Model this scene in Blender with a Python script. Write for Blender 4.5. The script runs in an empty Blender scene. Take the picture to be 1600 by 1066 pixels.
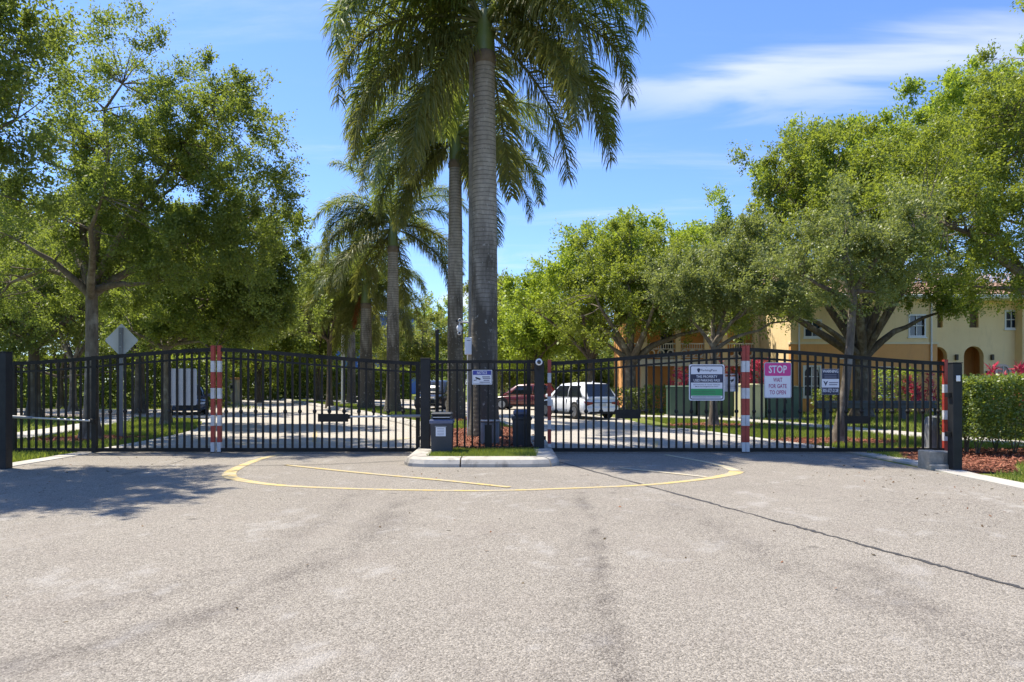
import bpy, math, random
import numpy as np
from mathutils import Vector, Matrix, noise as mnoise

R = math.radians
S = bpy.context.scene
COL = S.collection
random.seed(7)

# ------------------------------------------------------------------ camera
EYE, FOC = 1.6, 1100.0            # eye height in metres, focal length in photo pixels
cam = bpy.data.objects.new('camera', bpy.data.cameras.new('camera'))
COL.objects.link(cam)
cam.location = (0, 0, EYE)
cam.rotation_euler = (R(90), 0, 0)
cam.data.sensor_width = 36
cam.data.lens = FOC / 1600 * 36
cam.data.shift_y = (600 - 533) / 1600
cam.data.clip_start = 0.05
cam.data.clip_end = 6000
S.camera = cam

# ------------------------------------------------------------------ world
SUN_AZ, SUN_EL = -60.0, 62.0      # azimuth from +Y towards +X, elevation
SUNV = Vector((math.sin(R(SUN_AZ)) * math.cos(R(SUN_EL)), math.cos(R(SUN_AZ)) * math.cos(R(SUN_EL)), math.sin(R(SUN_EL))))
world = bpy.data.worlds.new('World')
S.world = world
world.use_nodes = True
wt = world.node_tree
wt.nodes.clear()

class NT:
    """small wrapper for building node trees"""
    def __init__(s, tree): s.t = tree
    def n(s, typ, **kw):
        nd = s.t.nodes.new(typ)
        for k, v in kw.items():
            setattr(nd, k, v)
        return nd
    def put(s, sock, v):
        if hasattr(v, 'node'):
            s.t.links.new(v, sock)
        else:
            if sock.type == 'RGBA' and len(v) == 3: v = (*v, 1)
            sock.default_value = v
    def math(s, op, a, b=0.0, c=0.0, clamp=False):
        nd = s.n('ShaderNodeMath', operation=op, use_clamp=clamp)
        s.put(nd.inputs[0], a); s.put(nd.inputs[1], b); s.put(nd.inputs[2], c)
        return nd.outputs[0]
    def noise(s, vec, scale, detail=4, rough=.55, dist=0, dims='3D'):
        nd = s.n('ShaderNodeTexNoise', noise_dimensions=dims)
        if vec is not None: s.put(nd.inputs['Vector'], vec)
        nd.inputs['Scale'].default_value = scale
        nd.inputs['Detail'].default_value = detail
        nd.inputs['Roughness'].default_value = rough
        nd.inputs['Distortion'].default_value = dist
        return nd.outputs['Fac']
    def ramp(s, fac, stops, interp='LINEAR'):
        nd = s.n('ShaderNodeValToRGB')
        nd.color_ramp.interpolation = interp
        el = nd.color_ramp.elements
        while len(el) < len(stops): el.new(0.5)
        for e, (p, c) in zip(el, stops):
            e.position = p
            e.color = (*c, 1) if not isinstance(c, (int, float)) else (c, c, c, 1)
        s.put(nd.inputs['Fac'], fac)
        return nd.outputs['Color']
    def maprange(s, v, a, b, c=0.0, d=1.0, smooth=False):
        nd = s.n('ShaderNodeMapRange')
        if smooth: nd.interpolation_type = 'SMOOTHSTEP'
        s.put(nd.inputs[0], v)
        for i, x in enumerate((a, b, c, d)): nd.inputs[i + 1].default_value = x
        return nd.outputs[0]
    def mix(s, fac, a, b, mode='MIX'):
        nd = s.n('ShaderNodeMix', data_type='RGBA', blend_type=mode)
        s.put(nd.inputs[0], fac); s.put(nd.inputs[6], a); s.put(nd.inputs[7], b)
        return nd.outputs[2]
    def mapping(s, vec, scale=(1, 1, 1), rot=(0, 0, 0), loc=(0, 0, 0)):
        nd = s.n('ShaderNodeMapping')
        s.put(nd.inputs['Vector'], vec)
        nd.inputs['Scale'].default_value = scale
        nd.inputs['Rotation'].default_value = rot
        nd.inputs['Location'].default_value = loc
        return nd.outputs[0]

w = NT(wt)
sky = w.n('ShaderNodeTexSky', sky_type='NISHITA')
sky.sun_disc = False
sky.sun_elevation = R(SUN_EL)
sky.sun_rotation = R(SUN_AZ)
sky.air_density = 1.0
sky.dust_density = 0.25
sky.ozone_density = 3.0
tc = w.n('ShaderNodeTexCoord')
sep = w.n('ShaderNodeSeparateXYZ'); w.put(sep.inputs[0], tc.outputs['Generated'])
zc = w.math('MAXIMUM', sep.outputs['Z'], 0.03)
u = w.math('DIVIDE', sep.outputs['X'], zc)      # position on a flat cloud deck overhead
v = w.math('DIVIDE', sep.outputs['Y'], zc)
cmb = w.n('ShaderNodeCombineXYZ'); w.put(cmb.inputs[0], u); w.put(cmb.inputs[1], v)
deck = cmb.outputs[0]
# thin cirrus streaks all round, torn along one direction
wisps = w.noise(w.mapping(deck, (0.55, 1.7, 1), (0, 0, R(-24)), (3.1, 1.4, 0)), 0.9, 8, .62, .5)
veil = w.maprange(wisps, .50, .88, 0, .38, True)
# one brighter streak of cirrus, lying along a line across the deck
ang = R(-20)
du = w.math('SUBTRACT', u, 1.08); dv = w.math('SUBTRACT', v, 2.28)
along = w.math('ADD', w.math('MULTIPLY', du, math.cos(ang)), w.math('MULTIPLY', dv, math.sin(ang)))
across = w.math('SUBTRACT', w.math('MULTIPLY', dv, math.cos(ang)), w.math('MULTIPLY', du, math.sin(ang)))
tear = w.noise(w.mapping(deck, (.8, 2.4, 1), (0, 0, -ang), (0, 0, 0)), 1.1, 6, .5, .5)
acr = w.math('ADD', across, w.math('MULTIPLY', w.math('SUBTRACT', tear, .5), 1.0))
m1 = w.maprange(w.math('ABSOLUTE', acr), .0, .29, 1, 0, True)
m2 = w.maprange(w.math('ABSOLUTE', along), .25, 1.15, 1, 0, True)
streak = w.math('MULTIPLY', w.math('MULTIPLY', m1, m2), w.maprange(tear, .25, .75, .35, 1.0))
# small cumulus low over the horizon
low = w.noise(w.mapping(tc.outputs['Generated'], (7, 7, 15)), 1.0, 7, .55, .2)
lowm = w.math('MULTIPLY', w.maprange(low, .52, .66, 0, 1, True), w.maprange(sep.outputs['Z'], .22, .10, 0, .8, True))
cl = w.math('MAXIMUM', w.math('MAXIMUM', veil, w.math('MULTIPLY', streak, .82)), lowm, clamp=True)
SKY_TINT = (0.59, 0.71, 0.96)
tint = w.mix(1.0, sky.outputs[0], SKY_TINT, 'MULTIPLY')
skyc = w.mix(cl, tint, (3.9, 4.1, 4.4))
bg = w.n('ShaderNodeBackground'); w.put(bg.inputs['Color'], skyc); bg.inputs['Strength'].default_value = 0.148
wo = w.n('ShaderNodeOutputWorld'); wt.links.new(bg.outputs[0], wo.inputs[0])

sun = bpy.data.objects.new('sun', bpy.data.lights.new('sun', 'SUN'))
COL.objects.link(sun)
sun.data.energy = 4.8
sun.data.angle = R(0.53)
sun.data.color = (1, .93, .80)
sun.rotation_euler = (-SUNV).to_track_quat('-Z', 'Y').to_euler()
sun.location = SUNV * 60

S.view_settings.view_transform = 'Standard'
S.view_settings.look = 'None'
S.view_settings.exposure = 0.88
S.view_settings.gamma = 1
S.view_settings.use_curve_mapping = False
S.cycles.max_bounces = 7
S.cycles.diffuse_bounces = 4
S.cycles.glossy_bounces = 3
S.cycles.transmission_bounces = 5
S.cycles.use_denoising = True
S.cycles.sample_clamp_indirect = 6

# ------------------------------------------------------------------ helpers
def P(px, py, Y):
    """a point that shows at photo pixel (px, py) when it stands Y metres away"""
    return Vector(((px - 800) * Y / FOC, Y, EYE - (py - 600) * Y / FOC))
def G(px, py, z=0.0):
    """the ground point seen at a photo pixel"""
    Y = (EYE - z) * FOC / (py - 600)
    return Vector(((px - 800) * Y / FOC, Y, z))

def tag(o, label=None, cat=None, group=None, kind=None):
    if label: o['label'] = label
    if cat: o['category'] = cat
    if group: o['group'] = group
    if kind: o['kind'] = kind
    return o

def empty(name, loc=(0, 0, 0), rz=0.0):
    o = bpy.data.objects.new(name, None)
    o.empty_display_size = .3
    COL.objects.link(o); o.location = loc; o.rotation_euler = (0, 0, rz)
    return o

def link_mesh(name, me, parent=None, mats=()):
    o = bpy.data.objects.new(name, me)
    for m in mats: me.materials.append(m)
    COL.objects.link(o)
    if parent is not None: o.parent = parent
    return o

def np_mesh(name, verts, faces_flat, nper, smooth=False):
    """verts (n,3), faces_flat index array with nper corners per face"""
    me = bpy.data.meshes.new(name)
    verts = np.asarray(verts, np.float32); f = np.asarray(faces_flat, np.int32).ravel()
    nf = len(f) // nper
    me.vertices.add(len(verts)); me.vertices.foreach_set('co', verts.ravel())
    me.loops.add(len(f)); me.loops.foreach_set('vertex_index', f)
    me.polygons.add(nf)
    me.polygons.foreach_set('loop_start', np.arange(0, nf * nper, nper, dtype=np.int32))
    if smooth: me.polygons.foreach_set('use_smooth', np.ones(nf, bool))
    me.update(calc_edges=True)
    return me

class MB:
    """collects shapes and links them as one mesh object"""
    def __init__(s): s.v = []; s.f = []; s.sm = []
    def add(s, vs, fs, smooth=False):
        b = len(s.v); s.v += [tuple(p) for p in vs]
        s.f += [tuple(i + b for i in f) for f in fs]; s.sm += [smooth] * len(fs)
        return s
    def box(s, x0, x1, y0, y1, z0, z1, bev=0.0):
        if bev <= 0:
            vs = [(x, y, z) for z in (z0, z1) for y in (y0, y1) for x in (x0, x1)]
            return s.add(vs, [(0, 2, 3, 1), (4, 5, 7, 6), (0, 1, 5, 4), (2, 6, 7, 3), (0, 4, 6, 2), (1, 3, 7, 5)])
        rings = []
        for (z, i) in ((z0, bev), (z0 + bev, 0), (z1 - bev, 0), (z1, bev)):
            c = bev
            a, b_, d, e = x0 + i, x1 - i, y0 + i, y1 - i
            c = bev * .6
            rings.append([(a + c, d, z), (b_ - c, d, z), (b_, d + c, z), (b_, e - c, z), (b_ - c, e, z), (a + c, e, z), (a, e - c, z), (a, d + c, z)])
        return s.loft(rings, True)
    def loft(s, rings, caps=True, smooth=False, closed=True):
        n = len(rings[0]); vs = [p for r in rings for p in r]; fs = []
        for i in range(len(rings) - 1):
            for j in range(n if closed else n - 1):
                k = (j + 1) % n
                fs.append((i * n + j, i * n + k, (i + 1) * n + k, (i + 1) * n + j))
        s.add(vs, fs, smooth)
        if caps:
            s.add(rings[0], [tuple(reversed(range(n)))]); s.add(rings[-1], [tuple(range(n))])
        return s
    def tube(s, pts, rad, n=8, caps=True, smooth=True):
        pts = [Vector(p) for p in pts]
        if not hasattr(rad, '__len__'): rad = [rad] * len(pts)
        rings = []; ref = None
        for i, p in enumerate(pts):
            d = (pts[min(i + 1, len(pts) - 1)] - pts[max(i - 1, 0)])
            d = d.normalized() if d.length > 1e-9 else Vector((0, 0, 1))
            if ref is None:
                ref = Vector((1, 0, 0)) if abs(d.x) < .9 else Vector((0, 1, 0))
            a = (ref - d * ref.dot(d)).normalized(); ref = a
            b = d.cross(a)
            rings.append([tuple(p + (a * math.cos(2 * math.pi * j / n) + b * math.sin(2 * math.pi * j / n)) * rad[i]) for j in range(n)])
        return s.loft(rings, caps, smooth)
    def lathe(s, prof, n=16, c=(0, 0, 0), smooth=True, axis='z'):
        rings = []
        for r, z in prof:
            ring = []
            for j in range(n):
                a = 2 * math.pi * j / n
                q = (r * math.cos(a), r * math.sin(a), z)
                if axis == 'y': q = (q[0], q[2], q[1]); 
                if axis == 'x': q = (q[2], q[0], q[1])
                ring.append((q[0] + c[0], q[1] + c[1], q[2] + c[2]))
            rings.append(ring)
        return s.loft(rings, True, smooth)
    def prism(s, poly, a0, a1, plane='xz'):
        """extrude a polygon; plane xz runs along y, plane xy along z, plane yz along x"""
        def q(p, a):
            return {'xz': (p[0], a, p[1]), 'xy': (p[0], p[1], a), 'yz': (a, p[0], p[1])}[plane]
        n = len(poly)
        vs = [q(p, a0) for p in poly] + [q(p, a1) for p in poly]
        fs = [tuple(range(n)), tuple(reversed(range(n, 2 * n)))]
        fs += [(i, i + n, (i + 1) % n + n, (i + 1) % n) for i in range(n)]
        return s.add(vs, fs)
    def build(s, name, mat, parent=None, fixn=True):
        me = bpy.data.meshes.new(name)
        me.from_pydata(s.v, [], s.f)
        me.polygons.foreach_set('use_smooth', s.sm)
        if fixn:
            import bmesh
            bm = bmesh.new(); bm.from_mesh(me)
            bmesh.ops.recalc_face_normals(bm, faces=bm.faces)
            bm.to_mesh(me); bm.free()
        me.update()
        return link_mesh(name, me, parent, [mat] if mat else [])

def copy_tree(o, parent=None):
    c = o.copy(); COL.objects.link(c)
    if parent is not None: c.parent = parent
    for ch in list(o.children): copy_tree(ch, c)
    return c

def rrect(x0, x1, z0, z1, r, n=4):
    pts = []
    for cx, cz, a0 in ((x1 - r, z0 + r, -90), (x1 - r, z1 - r, 0), (x0 + r, z1 - r, 90), (x0 + r, z0 + r, 180)):
        for i in range(n + 1):
            a = R(a0 + 90 * i / n); pts.append((cx + r * math.cos(a), cz + r * math.sin(a)))
    return pts

# ------------------------------------------------------------------ materials
def base_mat(name):
    m = bpy.data.materials.new(name); m.use_nodes = True
    t = NT(m.node_tree)
    b = m.node_tree.nodes['Principled BSDF']
    return m, t, b

def pmat(name, c1, c2=None, scale=6.0, rough=.6, metal=0.0, bump=0.0, bscale=None, spec=.5, coat=0.0, detail=6, vr=0.0):
    """plain surface: two tones mixed by noise, with fine relief and uneven gloss"""
    m, t, b = base_mat(name)
    tc = t.n('ShaderNodeTexCoord').outputs['Object']
    if c2 is None: c2 = tuple(x * .8 for x in c1)
    f = t.noise(tc, scale, detail, .6)
    t.put(b.inputs['Base Color'], t.mix(t.maprange(f, .3, .7), c1, c2))
    t.put(b.inputs['Roughness'], t.maprange(t.noise(tc, scale * 2.3, 4), .3, .7, max(.02, rough - .08), min(1, rough + .08)))
    b.inputs['Metallic'].default_value = metal
    b.inputs['Specular IOR Level'].default_value = spec
    b.inputs['Coat Weight'].default_value = coat
    if bump:
        bn = t.n('ShaderNodeBump'); bn.inputs['Strength'].default_value = bump; bn.inputs['Distance'].default_value = .02
        t.put(bn.inputs['Height'], t.noise(tc, bscale or scale * 8, 6, .65))
        t.put(b.inputs['Normal'], bn.outputs[0])
    return m

def leaf_mat(name, stops, trans=(.35, .42, .06), tfac=.38, rough=.5, clump=.25, gloss=.035):
    """leaf surface: each leaf takes its own tone; light also passes through it"""
    m = bpy.data.materials.new(name); m.use_nodes = True
    nt = m.node_tree; nt.nodes.clear(); t = NT(nt)
    geo = t.n('ShaderNodeNewGeometry')
    tc = t.n('ShaderNodeTexCoord').outputs['Object']
    n1 = t.noise(tc, .55, 3, .5)
    fac = t.math('ADD', t.math('MULTIPLY', geo.outputs['Random Per Island'], 1 - clump), t.math('MULTIPLY', t.maprange(n1, .3, .7), clump))
    col = t.ramp(fac, stops)
    d = t.n('ShaderNodeBsdfDiffuse'); t.put(d.inputs[0], col)
    tr = t.n('ShaderNodeBsdfTranslucent'); t.put(tr.inputs[0], t.mix(.55, col, trans))
    mx = t.n('ShaderNodeMixShader'); mx.inputs[0].default_value = tfac
    nt.links.new(d.outputs[0], mx.inputs[1]); nt.links.new(tr.outputs[0], mx.inputs[2])
    gl = t.n('ShaderNodeBsdfGlossy'); gl.inputs['Roughness'].default_value = rough
    gl.inputs[0].default_value = (.9, .9, .85, 1)
    mg = t.n('ShaderNodeMixShader'); mg.inputs[0].default_value = gloss
    nt.links.new(mx.outputs[0], mg.inputs[1]); nt.links.new(gl.outputs[0], mg.inputs[2])
    o = t.n('ShaderNodeOutputMaterial'); nt.links.new(mg.outputs[0], o.inputs[0])
    return m

def bark_mat(name, c1, c2, c3, sc=5):
    m, t, b = base_mat(name)
    tc = t.n('ShaderNodeTexCoord').outputs['Object']
    st = t.mapping(tc, (1, 1, .25))
    f = t.noise(st, sc * 2.2, 8, .65)
    lich = t.noise(tc, sc * .5, 5, .6)
    col = t.mix(t.maprange(f, .35, .65), c1, c2)
    col = t.mix(t.maprange(lich, .52, .68), col, c3)
    t.put(b.inputs['Base Color'], col); b.inputs['Roughness'].default_value = .9
    b.inputs['Specular IOR Level'].default_value = .2
    bn = t.n('ShaderNodeBump'); bn.inputs['Strength'].default_value = .7; bn.inputs['Distance'].default_value = .03
    t.put(bn.inputs['Height'], f); t.put(b.inputs['Normal'], bn.outputs[0])
    return m

M = {}
M['black'] = pmat('black_powder_coat', (.008, .0075, .007), (.026, .024, .021), 3, .5, spec=.22)
M['post'] = pmat('black_post_paint', (.012, .013, .014), (.02, .021, .022), 4, .5, spec=.3)
M['red'] = pmat('red_reflective', (.40, .045, .026), (.24, .026, .018), 5, .45)
M['white_strip'] = pmat('white_reflective', (.64, .64, .64), (.42, .42, .42), 5, .4)
M['steel'] = pmat('galvanised_steel', (.52, .52, .51), (.42, .42, .41), 14, .45, metal=.25)
M['grey_paint'] = pmat('grey_paint', (.22, .23, .24), (.17, .18, .19), 5, .55)
M['slate'] = pmat('slate_grey_rail', (.06, .075, .09), (.04, .05, .06), 5, .5)
M['concrete'] = pmat('concrete', (.46, .43, .375), (.33, .305, .26), 2.2, .9, bump=.35, bscale=60)
M['slab'] = pmat('pale_concrete_slab', (.48, .445, .39), (.36, .335, .29), 1.1, .9, bump=.3, bscale=50)
M['footing'] = pmat('weathered_concrete', (.36, .34, .29), (.2, .19, .165), 6, .95, bump=.5, bscale=40)
M['bin'] = pmat('charcoal_plastic', (.03, .034, .042), (.04, .044, .052), 3, .5)
M['bin_lid'] = pmat('blue_grey_plastic', (.07, .09, .16), (.1, .12, .2), 4, .35)
M['white'] = pmat('white_plastic', (.78, .79, .8), (.7, .71, .72), 5, .4)
M['paper'] = pmat('white_label', (.72, .73, .78), (.66, .67, .72), 12, .6)
M['sign_white'] = pmat('white_sign_face', (.72, .72, .76), (.66, .66, .7), 2, .35)
M['sign_back'] = pmat('bare_aluminium_back', (.58, .585, .56), (.5, .51, .49), 3, .55, metal=.0)
M['navy'] = pmat('navy_print', (.012, .018, .055), (.015, .02, .06), 3, .4)
M['blue'] = pmat('blue_print', (.03, .04, .28), (.03, .05, .3), 3, .4)
M['green_print'] = pmat('green_print', (.02, .32, .10), (.02, .27, .085), 3, .4)
M['pink'] = pmat('faded_pink_print', (.62, .035, .25), (.54, .03, .21), 3, .4)
M['pink_dark'] = pmat('faded_crimson_print', (.36, .035, .16), (.3, .03, .13), 3, .4)
M['orange_print'] = pmat('orange_print', (.6, .2, .08), (.5, .17, .07), 3, .5)
M['ink'] = pmat('black_print', (.015, .015, .018), None, 3, .5)
M['faint'] = pmat('grey_print', (.2, .2, .26), None, 3, .5)
M['dark'] = pmat('dark_rubber', (.012, .012, .012), (.018, .018, .018), 6, .75)
M['yellow_wall'] = pmat('yellow_stucco', (.84, .65, .36), (.79, .6, .32), 1.2, .93, bump=.25, bscale=70)
M['orange_wall'] = pmat('orange_stucco', (.70, .36, .14), (.65, .32, .12), 1.2, .93, bump=.25, bscale=70)
M['beige_wall'] = pmat('beige_stucco', (.78, .66, .45), (.72, .6, .4), 1.2, .93, bump=.25, bscale=70)
M['trim'] = pmat('white_trim', (.72, .72, .70), (.66, .66, .65), 3, .6)
M['pinktrim'] = pmat('pale_pink_trim', (.66, .52, .48), (.6, .47, .43), 3, .7)
M['reveal'] = pmat('recess_brown', (.14, .10, .05), (.11, .08, .04), 3, .8)  # brown for the dark square recesses of the townhouse
M['door'] = pmat('dark_door', (.05, .035, .025), (.04, .03, .02), 3, .5)
M['tile'] = pmat('terracotta_roof_tile', (.42, .26, .19), (.30, .18, .13), 3.5, .85, bump=.3, bscale=30)
M['bluewall'] = pmat('blue_painted_wall', (.035, .13, .42), (.03, .11, .36), .8, .7)
M['transformer'] = pmat('green_cabinet_paint', (.06, .11, .075), (.05, .09, .06), 2, .5)
M['transformer_cream'] = pmat('pale_green_cabinet', (.5, .48, .27), (.45, .43, .24), 2, .5)  # the cabinet's own cream paint
M['pillar'] = pmat('pale_pillar_stucco', (.55, .47, .35), (.48, .41, .3), 2, .9)
M['carwhite'] = pmat('white_car_paint', (.74, .75, .77), (.72, .73, .75), 1, .3, coat=.6)
M['carred'] = pmat('red_car_paint', (.13, .014, .012), (.11, .012, .01), 1, .25, coat=.7)
M['carblack'] = pmat('black_car_paint', (.02, .021, .023), None, 1, .25, coat=.7)
M['carblue'] = pmat('dark_blue_car_paint', (.045, .06, .1), None, 1, .25, coat=.7)
M['taillight'] = pmat('red_tail_lens', (.25, .008, .012), None, 3, .2, coat=.5)
M['headlight'] = pmat('clear_headlight_lens', (.6, .62, .65), None, 3, .15, coat=.6)
M['rim'] = pmat('alloy_rim', (.4, .4, .41), (.3, .3, .31), 4, .35, metal=.8)
M['plate'] = pmat('licence_plate', (.6, .6, .55), None, 5, .5)
def stained(name, c1, c2, stain, sc=1.2, rough=.93, amt=.4, bump=.25, bs=70, thr=.54):
    m, t, b = base_mat(name)
    tc = t.n('ShaderNodeTexCoord').outputs['Object']
    col = t.mix(t.maprange(t.noise(tc, sc, 6, .6), .3, .7), c1, c2)
    st = t.noise(t.mapping(tc, (1, 1, .22)), 2.6, 7, .65)
    col = t.mix(t.maprange(st, thr, thr + .16, 0, amt), col, stain)
    t.put(b.inputs['Base Color'], col); b.inputs['Roughness'].default_value = rough
    b.inputs['Specular IOR Level'].default_value = .25
    bn = t.n('ShaderNodeBump'); bn.inputs['Strength'].default_value = bump; bn.inputs['Distance'].default_value = .02
    t.put(bn.inputs['Height'], t.noise(tc, bs, 6, .65)); t.put(b.inputs['Normal'], bn.outputs[0])
    return m
M['yellow_wall'] = stained('yellow_stucco', (.86, .66, .37), (.80, .60, .33), (.56, .43, .26), amt=.35)
M['orange_wall'] = stained('orange_stucco', (.74, .38, .15), (.68, .34, .13), (.46, .24, .12), amt=.35)
M['kerb'] = stained('kerb_concrete', (.47, .44, .385), (.37, .34, .29), (.10, .088, .074), 3.5, .92, .8, .35, 50, .5)
def glass_mat(name, col, rough=.06):
    m, t, b = base_mat(name)
    b.inputs['Base Color'].default_value = (*col, 1); b.inputs['Roughness'].default_value = rough
    b.inputs['Specular IOR Level'].default_value = .8
    return m
M['glass'] = glass_mat('tinted_glass', (.012, .016, .024))
M['house_glass'] = glass_mat('window_glass', (.03, .045, .07))
M['lens'] = glass_mat('camera_lens', (.005, .005, .006))

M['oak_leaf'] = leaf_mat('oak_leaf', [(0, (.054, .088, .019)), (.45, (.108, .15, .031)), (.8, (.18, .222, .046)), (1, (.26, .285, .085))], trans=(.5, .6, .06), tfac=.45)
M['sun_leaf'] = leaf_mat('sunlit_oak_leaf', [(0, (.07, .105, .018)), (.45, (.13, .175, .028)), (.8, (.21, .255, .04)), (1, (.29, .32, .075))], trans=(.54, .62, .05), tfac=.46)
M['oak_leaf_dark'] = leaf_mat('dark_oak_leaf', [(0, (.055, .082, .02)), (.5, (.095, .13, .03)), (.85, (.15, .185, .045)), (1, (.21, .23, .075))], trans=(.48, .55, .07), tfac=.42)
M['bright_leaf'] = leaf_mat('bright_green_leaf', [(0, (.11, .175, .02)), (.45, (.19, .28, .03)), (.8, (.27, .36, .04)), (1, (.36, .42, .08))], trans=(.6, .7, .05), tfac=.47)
M['grey_leaf'] = leaf_mat('grey_green_leaf', [(0, (.08, .11, .035)), (.5, (.135, .175, .052)), (.85, (.2, .235, .08)), (1, (.27, .29, .13))], trans=(.5, .56, .1), tfac=.43, gloss=.045)
M['yellow_leaf'] = leaf_mat('yellowing_leaf', [(0, (.15, .17, .03)), (.5, (.24, .26, .05)), (.8, (.34, .3, .08)), (1, (.4, .29, .13))], tfac=.45)
M['hedge_leaf'] = leaf_mat('hedge_leaf', [(0, (.055, .092, .016)), (.5, (.10, .155, .024)), (.85, (.16, .22, .036)), (1, (.24, .28, .08))], trans=(.5, .58, .05), tfac=.4, gloss=.045)
M['red_leaf'] = leaf_mat('crimson_ti_leaf', [(0, (.22, .015, .035)), (.4, (.46, .04, .09)), (.75, (.62, .1, .17)), (1, (.7, .26, .3))], trans=(.75, .08, .14), tfac=.42)
M['frond'] = leaf_mat('palm_frond', [(0, (.05, .083, .021)), (.5, (.098, .14, .032)), (.85, (.17, .205, .042)), (1, (.26, .25, .075))], trans=(.48, .55, .06), tfac=.45, rough=.45, gloss=.05, clump=.3)
M['frond_old'] = leaf_mat('ageing_palm_frond', [(0, (.06, .082, .022)), (.5, (.11, .128, .032)), (.85, (.18, .175, .045)), (1, (.26, .18, .06))], trans=(.42, .42, .06), tfac=.4, gloss=.04)
M['frond_dead'] = leaf_mat('dead_orange_frond', [(0, (.26, .09, .03)), (1, (.45, .17, .06))], trans=(.4, .16, .05), tfac=.25)
M['blade'] = leaf_mat('grass_blade', [(0, (.09, .13, .02)), (.5, (.165, .22, .034)), (.85, (.25, .29, .055)), (1, (.36, .34, .12))], trans=(.42, .48, .06), tfac=.4, clump=.45, gloss=.02)
M['chip'] = leaf_mat('red_mulch_chip', [(0, (.13, .05, .03)), (.5, (.25, .09, .055)), (.9, (.34, .15, .09)), (1, (.4, .26, .18))], trans=(.3, .08, .05), tfac=.0, clump=.1, gloss=.02)
M['litter'] = leaf_mat('dry_leaf', [(0, (.05, .035, .02)), (.6, (.12, .075, .04)), (1, (.26, .1, .05))], tfac=.1, clump=.05, gloss=.02)
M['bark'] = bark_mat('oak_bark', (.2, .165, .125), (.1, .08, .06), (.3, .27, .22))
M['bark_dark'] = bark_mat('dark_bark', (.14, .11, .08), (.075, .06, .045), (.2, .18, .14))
M['stem'] = pmat('palm_leaf_stem', (.13, .15, .05), (.1, .12, .04), 5, .5)

def palm_trunk_mat():
    m, t, b = base_mat('palm_trunk')
    tc = t.n('ShaderNodeTexCoord').outputs['Object']
    sp = t.n('ShaderNodeSeparateXYZ'); t.put(sp.inputs[0], tc)
    zz = t.math('ADD', sp.outputs['Z'], t.math('MULTIPLY', t.noise(tc, 2.0, 3), .12))
    ring = t.math('SINE', t.math('MULTIPLY', zz, 52.0))
    f = t.noise(t.mapping(tc, (1, 1, .5)), 6, 8, .68)
    col = t.mix(t.maprange(f, .3, .7), (.40, .36, .30), (.23, .205, .17))
    col = t.mix(t.maprange(ring, .6, 1, 0, .75), col, (.11, .095, .078))
    # dark algae on the lower stem, broken by pale lichen flecks
    low = t.math('ADD', t.maprange(sp.outputs['Z'], 1.5, 8.5, .9, .05), t.math('MULTIPLY', t.math('SUBTRACT', t.noise(t.mapping(tc, (1.6, 1.6, .3)), 2.2, 6, .6), .5), 1.6), clamp=True)
    col = t.mix(t.maprange(low, .3, .75), col, (.085, .074, .058))
    fleck = t.noise(tc, 9, 6, .62)
    col = t.mix(t.maprange(fleck, .6, .68, 0, .75), col, (.40, .38, .33))
    t.put(b.inputs['Base Color'], col); b.inputs['Roughness'].default_value = .92
    b.inputs['Specular IOR Level'].default_value = .2
    bn = t.n('ShaderNodeBump'); bn.inputs['Strength'].default_value = .5; bn.inputs['Distance'].default_value = .02
    t.put(bn.inputs['Height'], t.math('ADD', f, t.math('MULTIPLY', ring, .12))); t.put(b.inputs['Normal'], bn.outputs[0])
    return m
M['palm'] = palm_trunk_mat()
M['shaft'] = pmat('green_crownshaft', (.12, .17, .045), (.17, .2, .07), 2.5, .4)
M['shaft_old'] = pmat('brown_leaf_base', (.2, .16, .11), (.13, .1, .07), 6, .8, bump=.5)

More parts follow.
